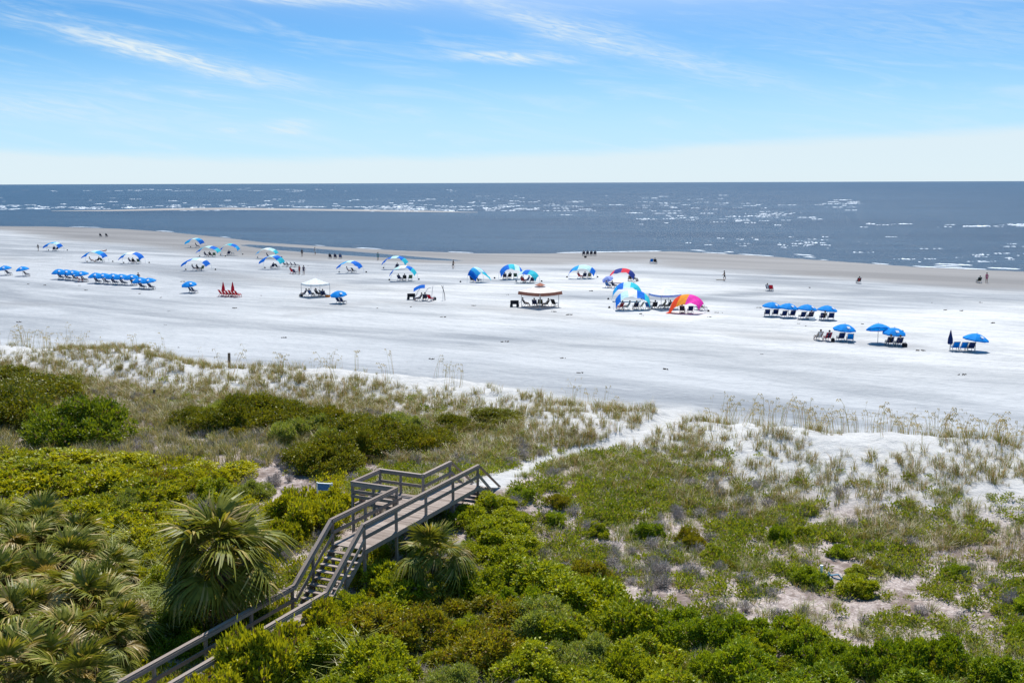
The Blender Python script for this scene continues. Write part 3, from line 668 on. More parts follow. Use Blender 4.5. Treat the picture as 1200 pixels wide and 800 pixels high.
# ------------------------------------------------------------------ palms
def make_frond(seed, m, droop=.5, pet=.9, blade=.85, nseg=32, half=1.75, dead=False):
    rng = np.random.RandomState(seed); mb = MB()
    bend = lambda r: -droop * r * r
    mb.tube([(0, 0, 0), (0, pet * .5, .02), (0, pet, bend(0) - .0)], [.02, .015, .012], 4)
    for k in range(nseg):
        a = -half + 2 * half * k / (nseg - 1) + rng.uniform(-.03, .03); ln = blade * (1 - .22 * (abs(a) / half) ** 2) * rng.uniform(.85, 1.08)
        dx, dy = math.sin(a), math.cos(a); sx_, sy_ = math.cos(a), -math.sin(a)
        up = -.05 * math.cos(a) + .42 * abs(math.sin(a)) * (1 - .45 * abs(a) / half); tw = rng.uniform(-.5, .5); dr_ = droop * rng.uniform(.7, 1.4)
        P = []
        for r, w in ((.06, .012), (.35, .034), (.68, .028), (1., .004)):
            rad = r * ln; c = np.array([dx * rad, pet + dy * rad + (0.0), up * rad - dr_ * max(0, r - .25) ** 2 * blade * 1.1])
            P.append((c, w))
        V = []
        for c, w in P:
            V += [c + np.array([sx_, sy_, tw]) * w, c - np.array([sx_, sy_, tw]) * w]
        mb.add(V, [(0, 1, 3, 2), (2, 3, 5, 4), (4, 5, 7, 6)])
    return mb.mesh('frond', m)
FR_G = [make_frond(s, M['palm'], dp, blade=b) for s, dp, b in ((1, .55, .85), (2, 1.0, .85), (3, 1.4, .9), (4, 1.2, .8))]
FR_T = [make_frond(s, M['palm_tan'], dp) for s, dp in ((5, .8), (6, 1.1))]
FR_D = [make_frond(s, M['palm_dead'], dp, half=1.2, nseg=22) for s, dp in ((7, 1.3), (8, 1.6))]
def palm(px, py, trunk_h, size, n, label, group=None, tan=.1, dead=4, lean=(0, 0)):
    p = at(px, py); rng = random.Random(int(px * 7 + py))
    root = link('palmetto_palm', None, loc=(p[0], p[1], p[2] - .05)); tag(root, label, 'palm tree', group)
    top_ = Vector((lean[0], lean[1], trunk_h)); mb = MB()
    K = 9
    mb.tube([top_ * (i / K) + Vector((rng.uniform(-.02, .02), rng.uniform(-.02, .02), 0)) for i in range(K + 1)], [.17 * (1.15 if i % 2 else .95) for i in range(K + 1)], 9)
    for i in range(26):                         # old leaf bases
        z = trunk_h * rng.uniform(.25, 1); a = rng.uniform(0, 6.28); c = top_ * (z / max(trunk_h, .01)) + Vector((math.cos(a), math.sin(a), 0)) * .15
        mb.bar(c, c + Vector((math.cos(a) * .14, math.sin(a) * .14, .16)), .05, .025)
    link('trunk', mb.mesh('trunk', M['bark']), root)
    for k in range(n):
        t = (k + .5) / n; el_ = RAD(84 - 118 * t ** .8 + rng.uniform(-16, 16)); az_ = k * 2.39996 + rng.uniform(-.45, .45)
        me = rng.choice(FR_T) if rng.random() < tan * (.4 + 1.2 * t) else FR_G[min(3, int(t * 3 + rng.random()))]
        o = link('frond', me, root, top_ + Vector((0, 0, .05)))
        s = size * rng.uniform(.66, 1.15)
        o.rotation_euler = Euler((el_, rng.uniform(-.35, .35), az_), 'YXZ') if False else (Matrix.Rotation(az_, 3, 'Z') @ Matrix.Rotation(el_, 3, 'X') @ Matrix.Rotation(rng.uniform(-.9, .9), 3, 'Y')).to_euler()
        o.scale = (s, s, s)
    for k in range(dead):
        az_ = rng.uniform(0, 6.28); o = link('dead_frond', rng.choice(FR_D), root, top_ - Vector((0, 0, .1)))
        o.rotation_euler = (Matrix.Rotation(az_, 3, 'Z') @ Matrix.Rotation(RAD(rng.uniform(-78, -55)), 3, 'X')).to_euler(); s = size * rng.uniform(.8, 1); o.scale = (s, s, s)
    SPOTS.append((p[0], p[1], .5)); return root
palm(264, 738, 2.75, 1.6, 44, 'large palmetto palm with full dark crown left of the boardwalk stairs', tan=.06, dead=7)
palm(510, 700, 1.65, 1.0, 32, 'small palmetto palm with hanging dead fronds against the boardwalk deck', tan=.12, dead=8)
PL, PG = 'palmetto palm in the crowded palm clump left of the low walkway', 'palmetto clump left of the walkway'
for a in ((28, 690, 1.3, 1.15, 26, .3), (88, 700, 1.2, 1.1, 26, .12), (0, 735, 1.3, 1.1, 22, .45), (42, 765, 1.2, 1.15, 26, .5), (103, 755, 1.1, 1.1, 26, .12), (75, 800, 1.1, 1.2, 28, .25), (122, 790, .9, 1.0, 26, .15), (15, 840, 1.1, 1.2, 26, .15), (95, 845, 1.0, 1.1, 26, .1), (-40, 700, 1.3, 1.2, 22, .2), (-50, 780, 1.3, 1.2, 22, .2), (60, 720, .9, 1.0, 22, .45), (0, 655, 1.0, 1.0, 22, .15), (60, 668, 1.0, .9, 22, .3), (125, 725, .8, .9, 20, .3), (22, 715, .9, .9, 20, .6), (60, 830, .9, 1.0, 22, .4), (95, 668, 1.1, 1.0, 26, .2), (48, 652, 1.2, 1.0, 24, .15), (128, 700, .7, .9, 22, .2), (20, 775, 1.0, 1.0, 24, .5), (90, 730, .9, 1.0, 24, .35), (150, 765, .6, .85, 20, .15)):
    PL = 'palmetto palm with many tan fronds in the clump left of the walkway' if a[5] > .28 else 'mostly green palmetto palm in the clump left of the walkway'; PG = 'tan palmettos in the clump' if a[5] > .28 else 'green palmettos in the clump'
    palm(a[0], a[1], a[2] * 1.1, a[3] * 1.0, int(a[4] * 1.15), PL, PG, tan=a[5], dead=3)

# ------------------------------------------------------------------ grasses and low cover (nobody could count them)
def tuft(name, m, seed, n, h, spread, w, lean=.35, curl=.5):
    rng = np.random.RandomState(seed); V, F = [], []
    for k in range(n):
        a = rng.uniform(0, 6.28); r = spread * math.sqrt(rng.rand()); b = np.array([r * math.cos(a), r * math.sin(a), -.03])
        a2 = a + rng.normal() * .8; d = np.array([math.cos(a2), math.sin(a2), 0]); H_ = h * rng.uniform(.55, 1.1); ln = lean * rng.uniform(.3, 1.4) * H_
        s = np.array([-d[1], d[0], 0]) * w * rng.uniform(.7, 1.2) / 2; o = len(V)
        m1 = b + d * ln * .3 + np.array([0, 0, H_ * .55]); t = b + d * ln * (1 + curl * .4) + np.array([0, 0, H_ * (1 - curl * .25)])
        V += [b - s, b + s, m1 - s * .9, m1 + s * .9, t - s * .15, t + s * .15]; F += [(o, o + 1, o + 3, o + 2), (o + 2, o + 3, o + 5, o + 4)]
    return mesh_np(name, V, F, [m])
def lowplant(name, m, seed, n, R, Hh, ln, wd):
    rng = np.random.RandomState(seed); d = unit(rng.normal(size=(n, 3))); d[:, 2] = np.abs(d[:, 2]); r = rng.uniform(.35, 1, n)[:, None]
    c = d * r * np.array([R, R, Hh]); c[:, 2] = np.maximum(c[:, 2], .01)
    V, F = leaf_quads(c, d * .6 + rng.normal(size=(n, 3)) * .5 + np.array([0, 0, .5]), rng.uniform(.7, 1.2, n) * ln, rng.uniform(.7, 1.2, n) * wd, rng)
    return mesh_np(name, V, F, [m])
def oats(seed):
    rng = np.random.RandomState(seed); V, F, mi = [], [], []
    def strip(P, w, k):
        o = len(V)
        for c, ww in zip(P, w): V.append(c - np.array([ww, ww * .4, 0])); V.append(c + np.array([ww, ww * .4, 0]))
        for i in range(len(P) - 1): F.append((o + 2 * i, o + 2 * i + 1, o + 2 * i + 3, o + 2 * i + 2)); mi.append(k)
    for k in range(rng.randint(2, 5)):
        b = np.array([rng.uniform(-.3, .3), rng.uniform(-.3, .3), -.03]); h = rng.uniform(1.2, 1.9); lx, ly = rng.uniform(.12, .4), rng.uniform(-.12, .12)
        P = [b, b + (lx * .25, ly * .2, h * .5), b + (lx * .6, ly * .6, h * .85), b + (lx, ly, h)]
        strip(P, [.012, .010, .009, .008], 0)
        e = P[-1]; strip([e, e + (.08, .01, .07), e + (.2, .03, .06), e + (.30, .04, -.06)], [.02, .045, .045, .01], 1)
        strip([e + (.02, 0, -.05), e + (.14, -.02, .0), e + (.24, -.02, -.1)], [.015, .03, .008], 1)
    return mesh_np('sea_oat', V, F, [M['dune'], M['oat']], mi)
def scatter(name, label, cat, P, meshes, smin, smax, tilt=.12, seed=1, lift=0.):
    rng = np.random.RandomState(seed); n = len(P)
    me = bpy.data.meshes.new(name); me.vertices.add(n); me.vertices.foreach_set('co', np.asarray(P, np.float32).ravel()); me.update()
    a = me.attributes.new('rot', 'FLOAT_VECTOR', 'POINT'); a.data.foreach_set('vector', np.stack([rng.normal(size=n) * tilt, rng.normal(size=n) * tilt, rng.uniform(0, 6.28, n) if tilt < .9 else rng.uniform(0, 6, n)], 1).astype(np.float32).ravel())
    sc = rng.uniform(smin, smax, n); a = me.attributes.new('scl', 'FLOAT_VECTOR', 'POINT'); a.data.foreach_set('vector', np.stack([sc, sc, sc * rng.uniform(.8, 1.2, n)], 1).astype(np.float32).ravel())
    a = me.attributes.new('pick', 'INT', 'POINT'); a.data.foreach_set('value', rng.randint(0, len(meshes), n).astype(np.int32))
    o = link(name, me); tag(o, label, cat, kind='stuff')
    t = bpy.data.node_groups.new(name + '_scatter', 'GeometryNodeTree')
    t.interface.new_socket('Geometry', in_out='INPUT', socket_type='NodeSocketGeometry'); t.interface.new_socket('Geometry', in_out='OUTPUT', socket_type='NodeSocketGeometry')
    gi, go = N(t, 'NodeGroupInput'), N(t, 'NodeGroupOutput'); ip = N(t, 'GeometryNodeInstanceOnPoints'); jn = N(t, 'GeometryNodeGeometryToInstance')
    for k, m in enumerate(meshes):
        src = bpy.data.objects.new(name + '_source', m); oi = N(t, 'GeometryNodeObjectInfo'); oi.inputs[0].default_value = src; t.links.new(oi.outputs['Geometry'], jn.inputs[0])
    def na(nm, ty): q = N(t, 'GeometryNodeInputNamedAttribute', data_type=ty); q.inputs[0].default_value = nm; return q.outputs[0]
    ip.inputs['Pick Instance'].default_value = True
    t.links.new(gi.outputs[0], ip.inputs['Points']); t.links.new(jn.outputs[0], ip.inputs['Instance'])
    t.links.new(na('pick', 'INT'), ip.inputs['Instance Index']); t.links.new(na('rot', 'FLOAT_VECTOR'), ip.inputs['Rotation']); t.links.new(na('scl', 'FLOAT_VECTOR'), ip.inputs['Scale'])
    t.links.new(ip.outputs[0], go.inputs[0])
    md = o.modifiers.new('scatter', 'NODES'); md.node_group = t
    return o
def region(px): return [tuple(at(a, b)[:2]) for a, b in px]
def cand(n, seed, y0=27, y1=125):
    """random places on the land side, thicker where the ground is near"""
    r = np.random.RandomState(seed); y = r.uniform(y0, y1, n); x = r.uniform(-62, 48, n)
    k = np.abs(x) < .52 * y + 8; return x[k], y[k], r.rand(k.sum())
def finish(x, y, k):
    k = k & (path_d(x, y) > -.1) & ~on_boardwalk(x, y); x, y = x[k], y[k]
    return np.stack([x, y, terrain(x, y)], 1)
R_LIME = region([(-120, 540), (0, 532), (150, 534), (250, 545), (330, 548), (410, 560), (400, 610), (330, 660), (180, 670), (0, 640), (-120, 660)])
R_TAN = region([(-120, 508), (0, 505), (130, 510), (150, 478), (230, 480), (250, 505), (360, 512), (360, 548), (220, 545), (0, 536), (-120, 540)])
R_UNDER = region([(330, 660), (430, 650), (560, 610), (600, 640), (560, 690), (430, 720), (340, 760), (280, 790), (120, 860), (-120, 860), (-120, 660), (130, 660), (240, 650)])
R_NEAR = region([(575, 575), (640, 560), (720, 575), (770, 610), (700, 680), (640, 650), (590, 640)])
R_BELT = region([(-100, 425), (60, 415), (250, 440), (420, 445), (600, 470), (760, 488), (775, 500), (700, 520), (640, 532), (590, 550), (440, 545), (200, 500), (-100, 470)])
R_STRAP = region([(120, 640), (190, 630), (215, 700), (200, 760), (150, 730), (125, 690)])
R_SANDY = region([(690, 670), (780, 650), (1000, 665), (1240, 700), (1240, 770), (1130, 745), (980, 720), (870, 715), (760, 700), (700, 690)])

x, y, r = cand(120000, 21); s, hc = crest_s(x, y)
cl1 = fbm(x, y, 5, 3); cl2 = fbm(x, y, 1.6, 2)
inlime, intan = inpoly(R_LIME, x, y), inpoly(R_TAN, x, y)
thick = inpoly(R_BELT, x, y)
d = np.where(s < 0, np.exp(-(s / 1.6) ** 2), np.where(s < 7, .62, 1.)) * np.maximum(sstep(-.30, .26, cl1 + .6 * cl2), thick * .75) * (s < 26) * (s > -4)
P = finish(x, y, (r < d * np.where(s > 7, np.where(thick, .75, .38), .66)) & ~inlime & (s < np.where(thick, 25, 15)))
scatter('dune_grass', 'olive and brown dune grass tufts on the white sand dunes', 'grass', P, [tuft('dune_tuft', M['dune'], k, 30, .75, .2, .017, .55, .8) for k in range(6)], .35, 1.25, seed=1)
x, y, r = cand(260000, 22); s, hc = crest_s(x, y); cl1 = fbm(x + 50, y, 4, 3); cl2 = fbm(x, y + 9, 1.3, 2)
sandy = inpoly(R_SANDY, x + 5 * fbm(x, y, 5, 2), y + 4 * fbm(y, x, 5, 2)); inlime, intan = inpoly(R_LIME, x, y), inpoly(R_TAN, x, y)
d = sstep(5, 14, s + 5 * cl1) * np.maximum(sstep(-.22, .25, cl1 + .8 * cl2), inpoly(R_BELT, x, y) * .6) * np.where(sandy, .3, 1) * np.where(intan, .2, 1) * .5
P = finish(x, y, (r < d * .5) & ~inlime)
scatter('meadow_grass', 'mixed green grass on the flat behind the dunes', 'grass', P, [tuft('grass_tuft', M['grass'], 10 + k, 32, .45, .22, .018, .6) for k in range(4)], .6, 1.2, seed=2)
x, y, r = cand(240000, 23); s, hc = crest_s(x, y); cl1 = fbm(x - 30, y + 12, 3.4, 3); cl2 = fbm(x + 4, y, 1.1, 2)
sandy = inpoly(R_SANDY, x + 5 * fbm(x, y, 5, 2), y + 4 * fbm(y, x, 5, 2)); boost = inpoly(R_NEAR, x + 3 * fbm(x, y, 4, 2), y); intan = inpoly(R_TAN, x, y); inlime = inpoly(R_LIME, x, y)
d = sstep(6, 14, s + 5 * cl1) * (.05 + .95 * sstep(-.12, .2, cl1 + .9 * cl2)) * np.where(sandy, .55, 1) * np.where(intan, .1, 1) * .6 + boost * .15
P = finish(x, y, (r < d * .55) & ~inlime)
scatter('ground_cover', 'patchy low green leafy plants on littered sand behind the dune', 'ground cover', P, [lowplant('low_plant', M['cover'], 20 + k, 90, .36, .36, .13, .06) for k in range(5)], .55, 1.35, seed=3)
x, y, r = cand(90000, 24, 27, 80); cl1 = fbm(x, y, 3, 3); inlime = inpoly(R_LIME, x, y)
under = inpoly(R_UNDER, x, y)
P = finish(x, y, (inlime | under) & (r < .36 * sstep(-.3, .2, cl1)))
scatter('lime_cover', 'yellow green leafy ground cover among the low lime shrubs', 'ground cover', P, [lowplant('lime_plant', M['lime'], 30 + k, 80, .4, .4, .14, .075) for k in range(4)], .6, 1.25, seed=4)
x, y, r = cand(60000, 25, 40, 110); intan = inpoly(R_TAN, x, y)
P = finish(x, y, intan & (r < .5))
scatter('tan_grass', 'dry tan grass stand below the dark myrtle thicket', 'grass', P, [tuft('tan_tuft', M['tan'], 40 + k, 30, .8, .25, .024, .35) for k in range(4)], .7, 1.25, seed=5)
x, y, r = cand(60000, 26); s, hc = crest_s(x, y); cl1 = fbm(x + 80, y - 40, 3.5, 3); intan = inpoly(R_TAN, x, y)
d = sstep(7, 14, s) * (sstep(.0, .4, cl1) * .2 + .018) + intan * .13 * sstep(-.1, .2, cl1)
P = finish(x, y, r < d + inpoly(R_LIME, x, y) * .05 * sstep(-.05, .25, cl1))
scatter('dead_brush', 'grey dead twiggy brush patches between the green plants', 'dead brush', P, [make_brush(50 + k) for k in range(4)], .4, .85, seed=6)
x, y, r = cand(90000, 27, 30, 60); P = finish(x, y, inpoly(R_STRAP, x, y) & (r < .11))
P2 = np.array([at(a, b) for a, b in ((408, 780), (425, 770), (412, 765), (345, 760), (400, 800), (360, 800), (290, 815), (418, 790))])
scatter('strap_grass', 'long pale strap leaved grass between the palmettos', 'grass', np.concatenate([P, P2]), [tuft('strap_tuft', M['strap'], 60 + k, 34, 1.25, .2, .03, .8, 1.3) for k in range(3)], .7, 1.1, seed=7)
# sea oats along the crest
OA = []
ro = np.random.RandomState(4)
for x0, x1, n in ((826, 1230, 230), (20, 110, 46), (365, 405, 16), (515, 545, 10), (660, 740, 14), (110, 520, 26), (-60, 20, 14)):
    for _ in range(n):
        a = ro.uniform(x0, x1); b = np.interp(a, [c[0] for c in crest_px], [c[1] for c in crest_px]) + ro.normal() * 5 + 4
        OA.append(at(a, b))
scatter('sea_oats', 'sea oats with drooping seed heads along the dune crest', 'sea oats', np.array(OA), [oats(70 + k) for k in range(6)], .55, 1.15, tilt=.09, seed=8)

# ------------------------------------------------------------------ small things in the dunes
def wooden_post(px, py, h, r, label):
    p = at(px, py); mb = MB(); mb.tube([(0, 0, -.3), (0, 0, h * .5), (.02, 0, h)], [r, r * .97, r * .93], 8)
    o = link('wooden_post', mb.mesh('wooden_post', M['bark']), loc=p); tag(o, label, 'post'); return o
wooden_post(269, 434, 1.55, .13, 'tall dark wooden post standing on the dune crest')
wooden_post(181, 466, .65, .11, 'short dark wooden post in grass in front of the dune')
M['blue_paint'] = plain('blue_paint', (.06, .18, .42), .5, .15); M['white_paint'] = plain('white_paint', (.75, .77, .8), .5, .06)
def sign_panel():
    p = at(381, 588); root = link('sign_panel', None, loc=p, rot=(0, 0, RAD(-12))); tag(root, 'small blue and white sign panel low among lime shrubs', 'sign')
    mb = MB(); mb.box(-.36, .36, -.02, .02, .62, .98); b = link('panel', mb.mesh('panel', M['blue_paint']), root)
    mb = MB(); mb.bar((-.38, 0, .99), (.38, 0, .99), .08, .03); link('panel_edge', mb.mesh('panel_edge', M['white_paint']), b)
    for sx_ in (-1, 1):
        mb = MB(); mb.bar((sx_ * .4, 0, -.3), (sx_ * .4, 0, 1.04), .07, .07); link('post', mb.mesh('post', M['white_paint']), root)
sign_panel()
p = at(962, 684); mb = MB(); mb.tube([(0, 0, -.3), (0, 0, .78)], .05, 10); mb.tube([(0, 0, .76), (0, 0, .83)], .062, 10)
tag(link('pipe', mb.mesh('pipe', M['white_paint']), loc=p), 'white capped plastic pipe standing in a green shrub', 'pipe')
M['teal_plastic'] = plain('blue_plastic', (.04, .14, .22), .5, .2)
p = at(978, 687) + np.array([0, 0, .12]); mb = MB()
for a, b in (((-.4, 0, .35), (.1, -.1, .45)), ((.1, -.1, .45), (.35, -.2, .15)), ((-.3, 0, .5), (-.1, -.1, .3)), ((-.1, -.1, .3), (.4, -.2, .2))): mb.bar(a, b, .11, .03)
tag(link('blue_debris', mb.mesh('blue_debris', M['teal_plastic']), loc=p), 'bent blue plastic debris lodged inside a spreading green shrub', 'debris')

# ------------------------------------------------------------------ people
M['skin1'] = plain('skin_fair', (.50, .31, .22), .6, .05); M['skin2'] = plain('skin_tan', (.30, .17, .11), .6, .05)
OUT = {k: plain('cloth_' + k, c, .85, .1) for k, c in dict(navy=(.02, .03, .08), black=(.02, .02, .022), red=(.35, .03, .03), pink=(.55, .12, .2), blue=(.05, .15, .42), white=(.7, .7, .7), olive=(.25, .24, .10), teal=(.05, .25, .28)).items()}
M['hair'] = plain('hair_brown', (.05, .03, .02), .7, .3)
def body(pose):
    J = dict(
        stand=dict(pel=(0, 0, .93), che=(0, 0, 1.3), nek=(0, .0, 1.48), hed=(0, .03, 1.6), top=(0, .03, 1.7), sh=(.18, 0, 1.41), el=(.25, -.03, 1.12), wr=(.26, .08, .9), ha=(.26, .11, .8), hip=(.09, 0, .88), kn=(.11, .03, .49), an=(.11, -.02, .09), to=(.13, .15, .04)),
        sit=dict(pel=(0, -.12, .43), che=(0, -.34, .78), nek=(0, -.42, .96), hed=(0, -.40, 1.08), top=(0, -.41, 1.18), sh=(.18, -.38, .89), el=(.29, -.2, .62), wr=(.28, .02, .55), ha=(.26, .1, .53), hip=(.1, -.08, .42), kn=(.13, .33, .5), an=(.13, .6, .12), to=(.14, .74, .07)),
        walk=dict(pel=(0, 0, .92), che=(0, .03, 1.29), nek=(0, .05, 1.47), hed=(0, .09, 1.59), top=(0, .09, 1.69), sh=(.18, .03, 1.4), el=(.24, .12, 1.14), wr=(.22, .3, .98), ha=(.21, .36, .92), hip=(.09, 0, .87), kn=(.10, .16, .5), an=(.10, .02, .1), to=(.11, .18, .05)),
        lie=dict(pel=(0, -.1, .14), che=(0, -.5, .24), nek=(0, -.68, .34), hed=(0, -.78, .42), top=(0, -.84, .5), sh=(.18, -.6, .28), el=(.3, -.72, .1), wr=(.26, -.5, .08), ha=(.25, -.42, .07), hip=(.1, -.05, .13), kn=(.13, .38, .3), an=(.13, .75, .08), to=(.14, .84, .14)),
    )[pose]
    V = [J['pel'], J['che'], J['nek'], J['hed'], J['top']]; Rr = [.15, .16, .06, .095, .07]; E = [(0, 1), (1, 2), (2, 3), (3, 4)]; G = ['c', 'c', 's', 's', 's']
    for sgn in (-1, 1):
        o = len(V); f = lambda p, k=0: (p[0] * sgn, p[1], p[2])
        leg_y = (-1 if (pose == 'walk' and sgn < 0) else 1)
        V += [f(J['sh']), f(J['el']), f(J['wr']), f(J['ha'])]; Rr += [.07, .05, .035, .045]; E += [(1, o), (o, o + 1), (o + 1, o + 2), (o + 2, o + 3)]; G += ['c', 's', 's', 's']
        g = lambda p: (p[0] * sgn, p[1] * leg_y, p[2])
        V += [f(J['hip']), g(J['kn']), g(J['an']), (J['to'][0] * sgn, J['to'][1] if leg_y > 0 else J['an'][1] * -1 + .13, J['to'][2])]; Rr += [.10, .065, .045, .045]; E += [(0, o + 4), (o + 4, o + 5), (o + 5, o + 6), (o + 6, o + 7)]; G += ['c', 's', 's', 's']
    me = bpy.data.meshes.new('body'); me.from_pydata(V, E, []); o = bpy.data.objects.new('body_rig', me); COL.objects.link(o)
    o.modifiers.new('skin', 'SKIN'); 
    for i, r in enumerate(Rr): me.skin_vertices[0].data[i].radius = (r, r * (.75 if i < 2 else 1)); me.skin_vertices[0].data[i].use_root = (i == 0)
    sb = o.modifiers.new('sub', 'SUBSURF'); sb.levels = 1; sb.render_levels = 1
    dg = bpy.context.evaluated_depsgraph_get(); ev = bpy.data.meshes.new_from_object(o.evaluated_get(dg))
    bpy.data.objects.remove(o)
    P = np.array(V); gi = []
    for pl in ev.polygons:
        gi.append(1 if G[int(np.argmin(np.linalg.norm(P - np.array(pl.center), axis=1)))] == 'c' else 0)
    ev.polygons.foreach_set('use_smooth', [True] * len(ev.polygons))
    mb = MB(); h, tp = Vector(J['hed']), Vector(J['top']); ax = (tp - h).normalized()
    mb.tube([h - ax * .02 + Vector((0, -.03, 0)), h + ax * .06 + Vector((0, -.02, 0)), tp + ax * .05], [.115, .12, .05], 8)
    return ev, gi, mb.mesh('hair', M['hair'])
BODY = {k: body(k) for k in ('stand', 'sit', 'walk', 'lie')}
_bm = {}
def person(px, py, pose, rot, outfit, label, group=None, skin='skin1', dz=0., off=(0, 0)):
    key = (pose, outfit, skin)
    if key not in _bm:
        me = BODY[pose][0].copy(); me.materials.clear(); me.materials.append(M[skin]); me.materials.append(OUT[outfit]); me.polygons.foreach_set('material_index', BODY[pose][1]); _bm[key] = me
    p = at(px, py) + np.array([off[0], off[1], 0]); p[2] = tz(p[0], p[1]) + dz
    root = link('person', _bm[key], loc=p, rot=(0, 0, RAD(rot))); link('hair', BODY[pose][2], root)
    tag(root, label, 'person', group); return root

# ------------------------------------------------------------------ beach furniture
FAB = {k: fabric('fabric_' + k, c, tr) for k, c, tr in (('blue', (.004, .25, .70), .25), ('navy', (.015, .035, .13), .1), ('royal', (.006, .15, .62), .35), ('aqua', (.04, .55, .66), .4), ('sky', (.02, .36, .74), .4), ('white', (.78, .80, .80), .3), ('pale', (.52, .76, .76), .35), ('red', (.62, .03, .06), .3), ('crimson', (.75, .06, .10), .35), ('dnavy', (.02, .04, .22), .25), ('orange', (.85, .30, .03), .35), ('scarlet', (.75, .07, .02), .35), ('magenta', (.80, .04, .40), .35), ('lilac', (.35, .42, .78), .35), ('tan', (.40, .16, .105), .2), ('beige', (.45, .4, .33), .15), ('cream', (.76, .68, .62), .25), ('black', (.02, .02, .025), .05), ('green', (.10, .16, .09), .1))}
M['chair_wood'] = plain('chair_wood', (.52, .45, .38), .7, .2)
M['chair_red'] = plain('chair_red', (.48, .04, .035), .5, .15)
_mc = {}
def cmesh(key, fn):
    if key not in _mc: _mc[key] = fn()
    return _mc[key]
def chair_frame(m):
    mb = MB()
    for s_ in (-1, 1):
        x = .31 * s_
        mb.bar((x, .45, .40), (x, -.12, .33), .04, .05); mb.bar((x, -.08, .33), (x, -.48, .98), .04, .05)
        mb.bar((x, .38, .39), (x, .42, -.02), .04, .04); mb.bar((x, -.1, .34), (x, -.42, -.02), .04, .04); mb.bar((x * 1.08, .3, .56), (x * 1.08, -.28, .58), .06, .03); mb.bar((x, .3, .38), (x * 1.05, .27, .56), .035, .035)
    mb.bar((-.31, -.47, .97), (.31, -.47, .97), .04, .05); mb.bar((-.31, .44, .40), (.31, .44, .40), .04, .05); mb.bar((-.31, -.4, .02), (.31, -.4, .02), .03, .03); mb.bar((-.31, .41, .05), (.31, .41, .05), .03, .03)
    return mb.mesh('frame', m)
def chair_sling(m):
    mb = MB(); pr = [(.43, .42), (.15, .34), (-.1, .345), (-.2, .52), (-.34, .76), (-.46, .96)]
    mb.grid(lambda u, v: (-.28 + .56 * u, *pr[round(v * 5)]), 2, 5)
    n = len(mb.v); pr2 = [(a - .012, b - .02) for a, b in pr]; mb.grid(lambda u, v: (.28 - .56 * u, *pr2[round(v * 5)]), 2, 5)
    return mb.mesh('sling', m)
def chair(px, py, rot, col, label, group=None, wood=None, off=(0, 0), cat='chair'):
    p = at(px, py) + np.array([off[0], off[1], 0]); p[2] = tz(p[0], p[1])
    root = link('beach_chair', None, loc=p, rot=(0, 0, RAD(rot))); tag(root, label, cat, group)
    wm = wood or M['chair_wood']
    link('frame', cmesh(('cf', wm.name), lambda: chair_frame(wm)), root); link('sling', cmesh(('cs', col), lambda: chair_sling(FAB[col])), root); return root
def canopy_dome(m, R=1.2, hh=.55):
    mb = MB(); n = 8
    def pt(k, r, sag=0): a = 2 * math.pi * k / n; return Vector((math.cos(a) * R * r, math.sin(a) * R * r, hh * (1 - r ** 1.8)))
    rings = (0.02, .35, .65, .88, 1.0)
    V = [(0, 0, hh)]; F = []
    for r in rings[1:]:
        for k in range(n):
            V.append(pt(k, r)); q = (pt(k, r) + pt((k + 1) % n, r)) / 2; q.z -= .035 * r; q.xy *= .985; V.append(q)
    m2 = 2 * n
    for j in range(m2): F.append((0, 1 + j, 1 + (j + 1) % m2))
    for i in range(len(rings) - 2):
        for j in range(m2): a, b = 1 + i * m2 + j, 1 + i * m2 + (j + 1) % m2; F.append((a, a + m2, b + m2, b))
    o = 1 + (len(rings) - 2) * m2; V2 = [Vector(V[o + j]) * 1 for j in range(m2)]   # hanging valance
    b0 = len(V)
    for j, q in enumerate(V2): V.append((q.x * .995, q.y * .995, q.z - (.10 if j % 2 else .14)))
    for j in range(m2): F.append((o + j, b0 + j, b0 + (j + 1) % m2, o + (j + 1) % m2))
    mb.add(V, F); return mb.mesh('canopy', m, False)
def ribs(): 
    mb = MB()
    for k in range(8): a = 2 * math.pi * k / 8; mb.tube([(0, 0, .5), (.6 * math.cos(a), .6 * math.sin(a), .36), (1.18 * math.cos(a), 1.18 * math.sin(a), -.02)], .012, 3)
    return mb.mesh('ribs', M['white_pole'])
def umbrella(px, py, col, label, group=None, tilt=(0, 0), rim=1.22, off=(0, 0), logo=True, R=1.):
    p = at(px, py) + np.array([off[0], off[1], 0]); p[2] = tz(p[0], p[1])
    root = link('beach_umbrella', None, loc=p, rot=(0, 0, fr.uniform(0, .7))); tag(root, label, 'umbrella', group)
    link('pole', cmesh('upole', lambda: (lambda b: (b.tube([(0, 0, -.3), (0, 0, 1.30)], .028, 7), b.mesh('pole', M['chair_wood']))[1])(MB())), root)
    c = link('canopy', cmesh(('dome', col), lambda: canopy_dome(FAB[col])), root, (0, 0, rim), (RAD(tilt[0]), RAD(tilt[1]), 0), R)
    link('ribs', cmesh('ribs', ribs), c)
    fin = cmesh('fin', lambda: (lambda b: (b.tube([(0, 0, .54), (0, 0, .60), (0, 0, .66)], [.03, .03, .012], 6), b.mesh('finial', M['white_pole']))[1])(MB())); link('finial', fin, c)
    if logo: # white printed patch on one panel
        lg = cmesh('logo', lambda: (lambda b: (b.grid(lambda u, v: (-.16 + .32 * u, -(.62 + .3 * v), .55 * (1 - ((.62 + .3 * v) / 1.2) ** 1.8) + .02), 1, 2), b.mesh('printed_patch', FAB['white']))[1])(MB())); link('printed_patch', lg, c)
    return root
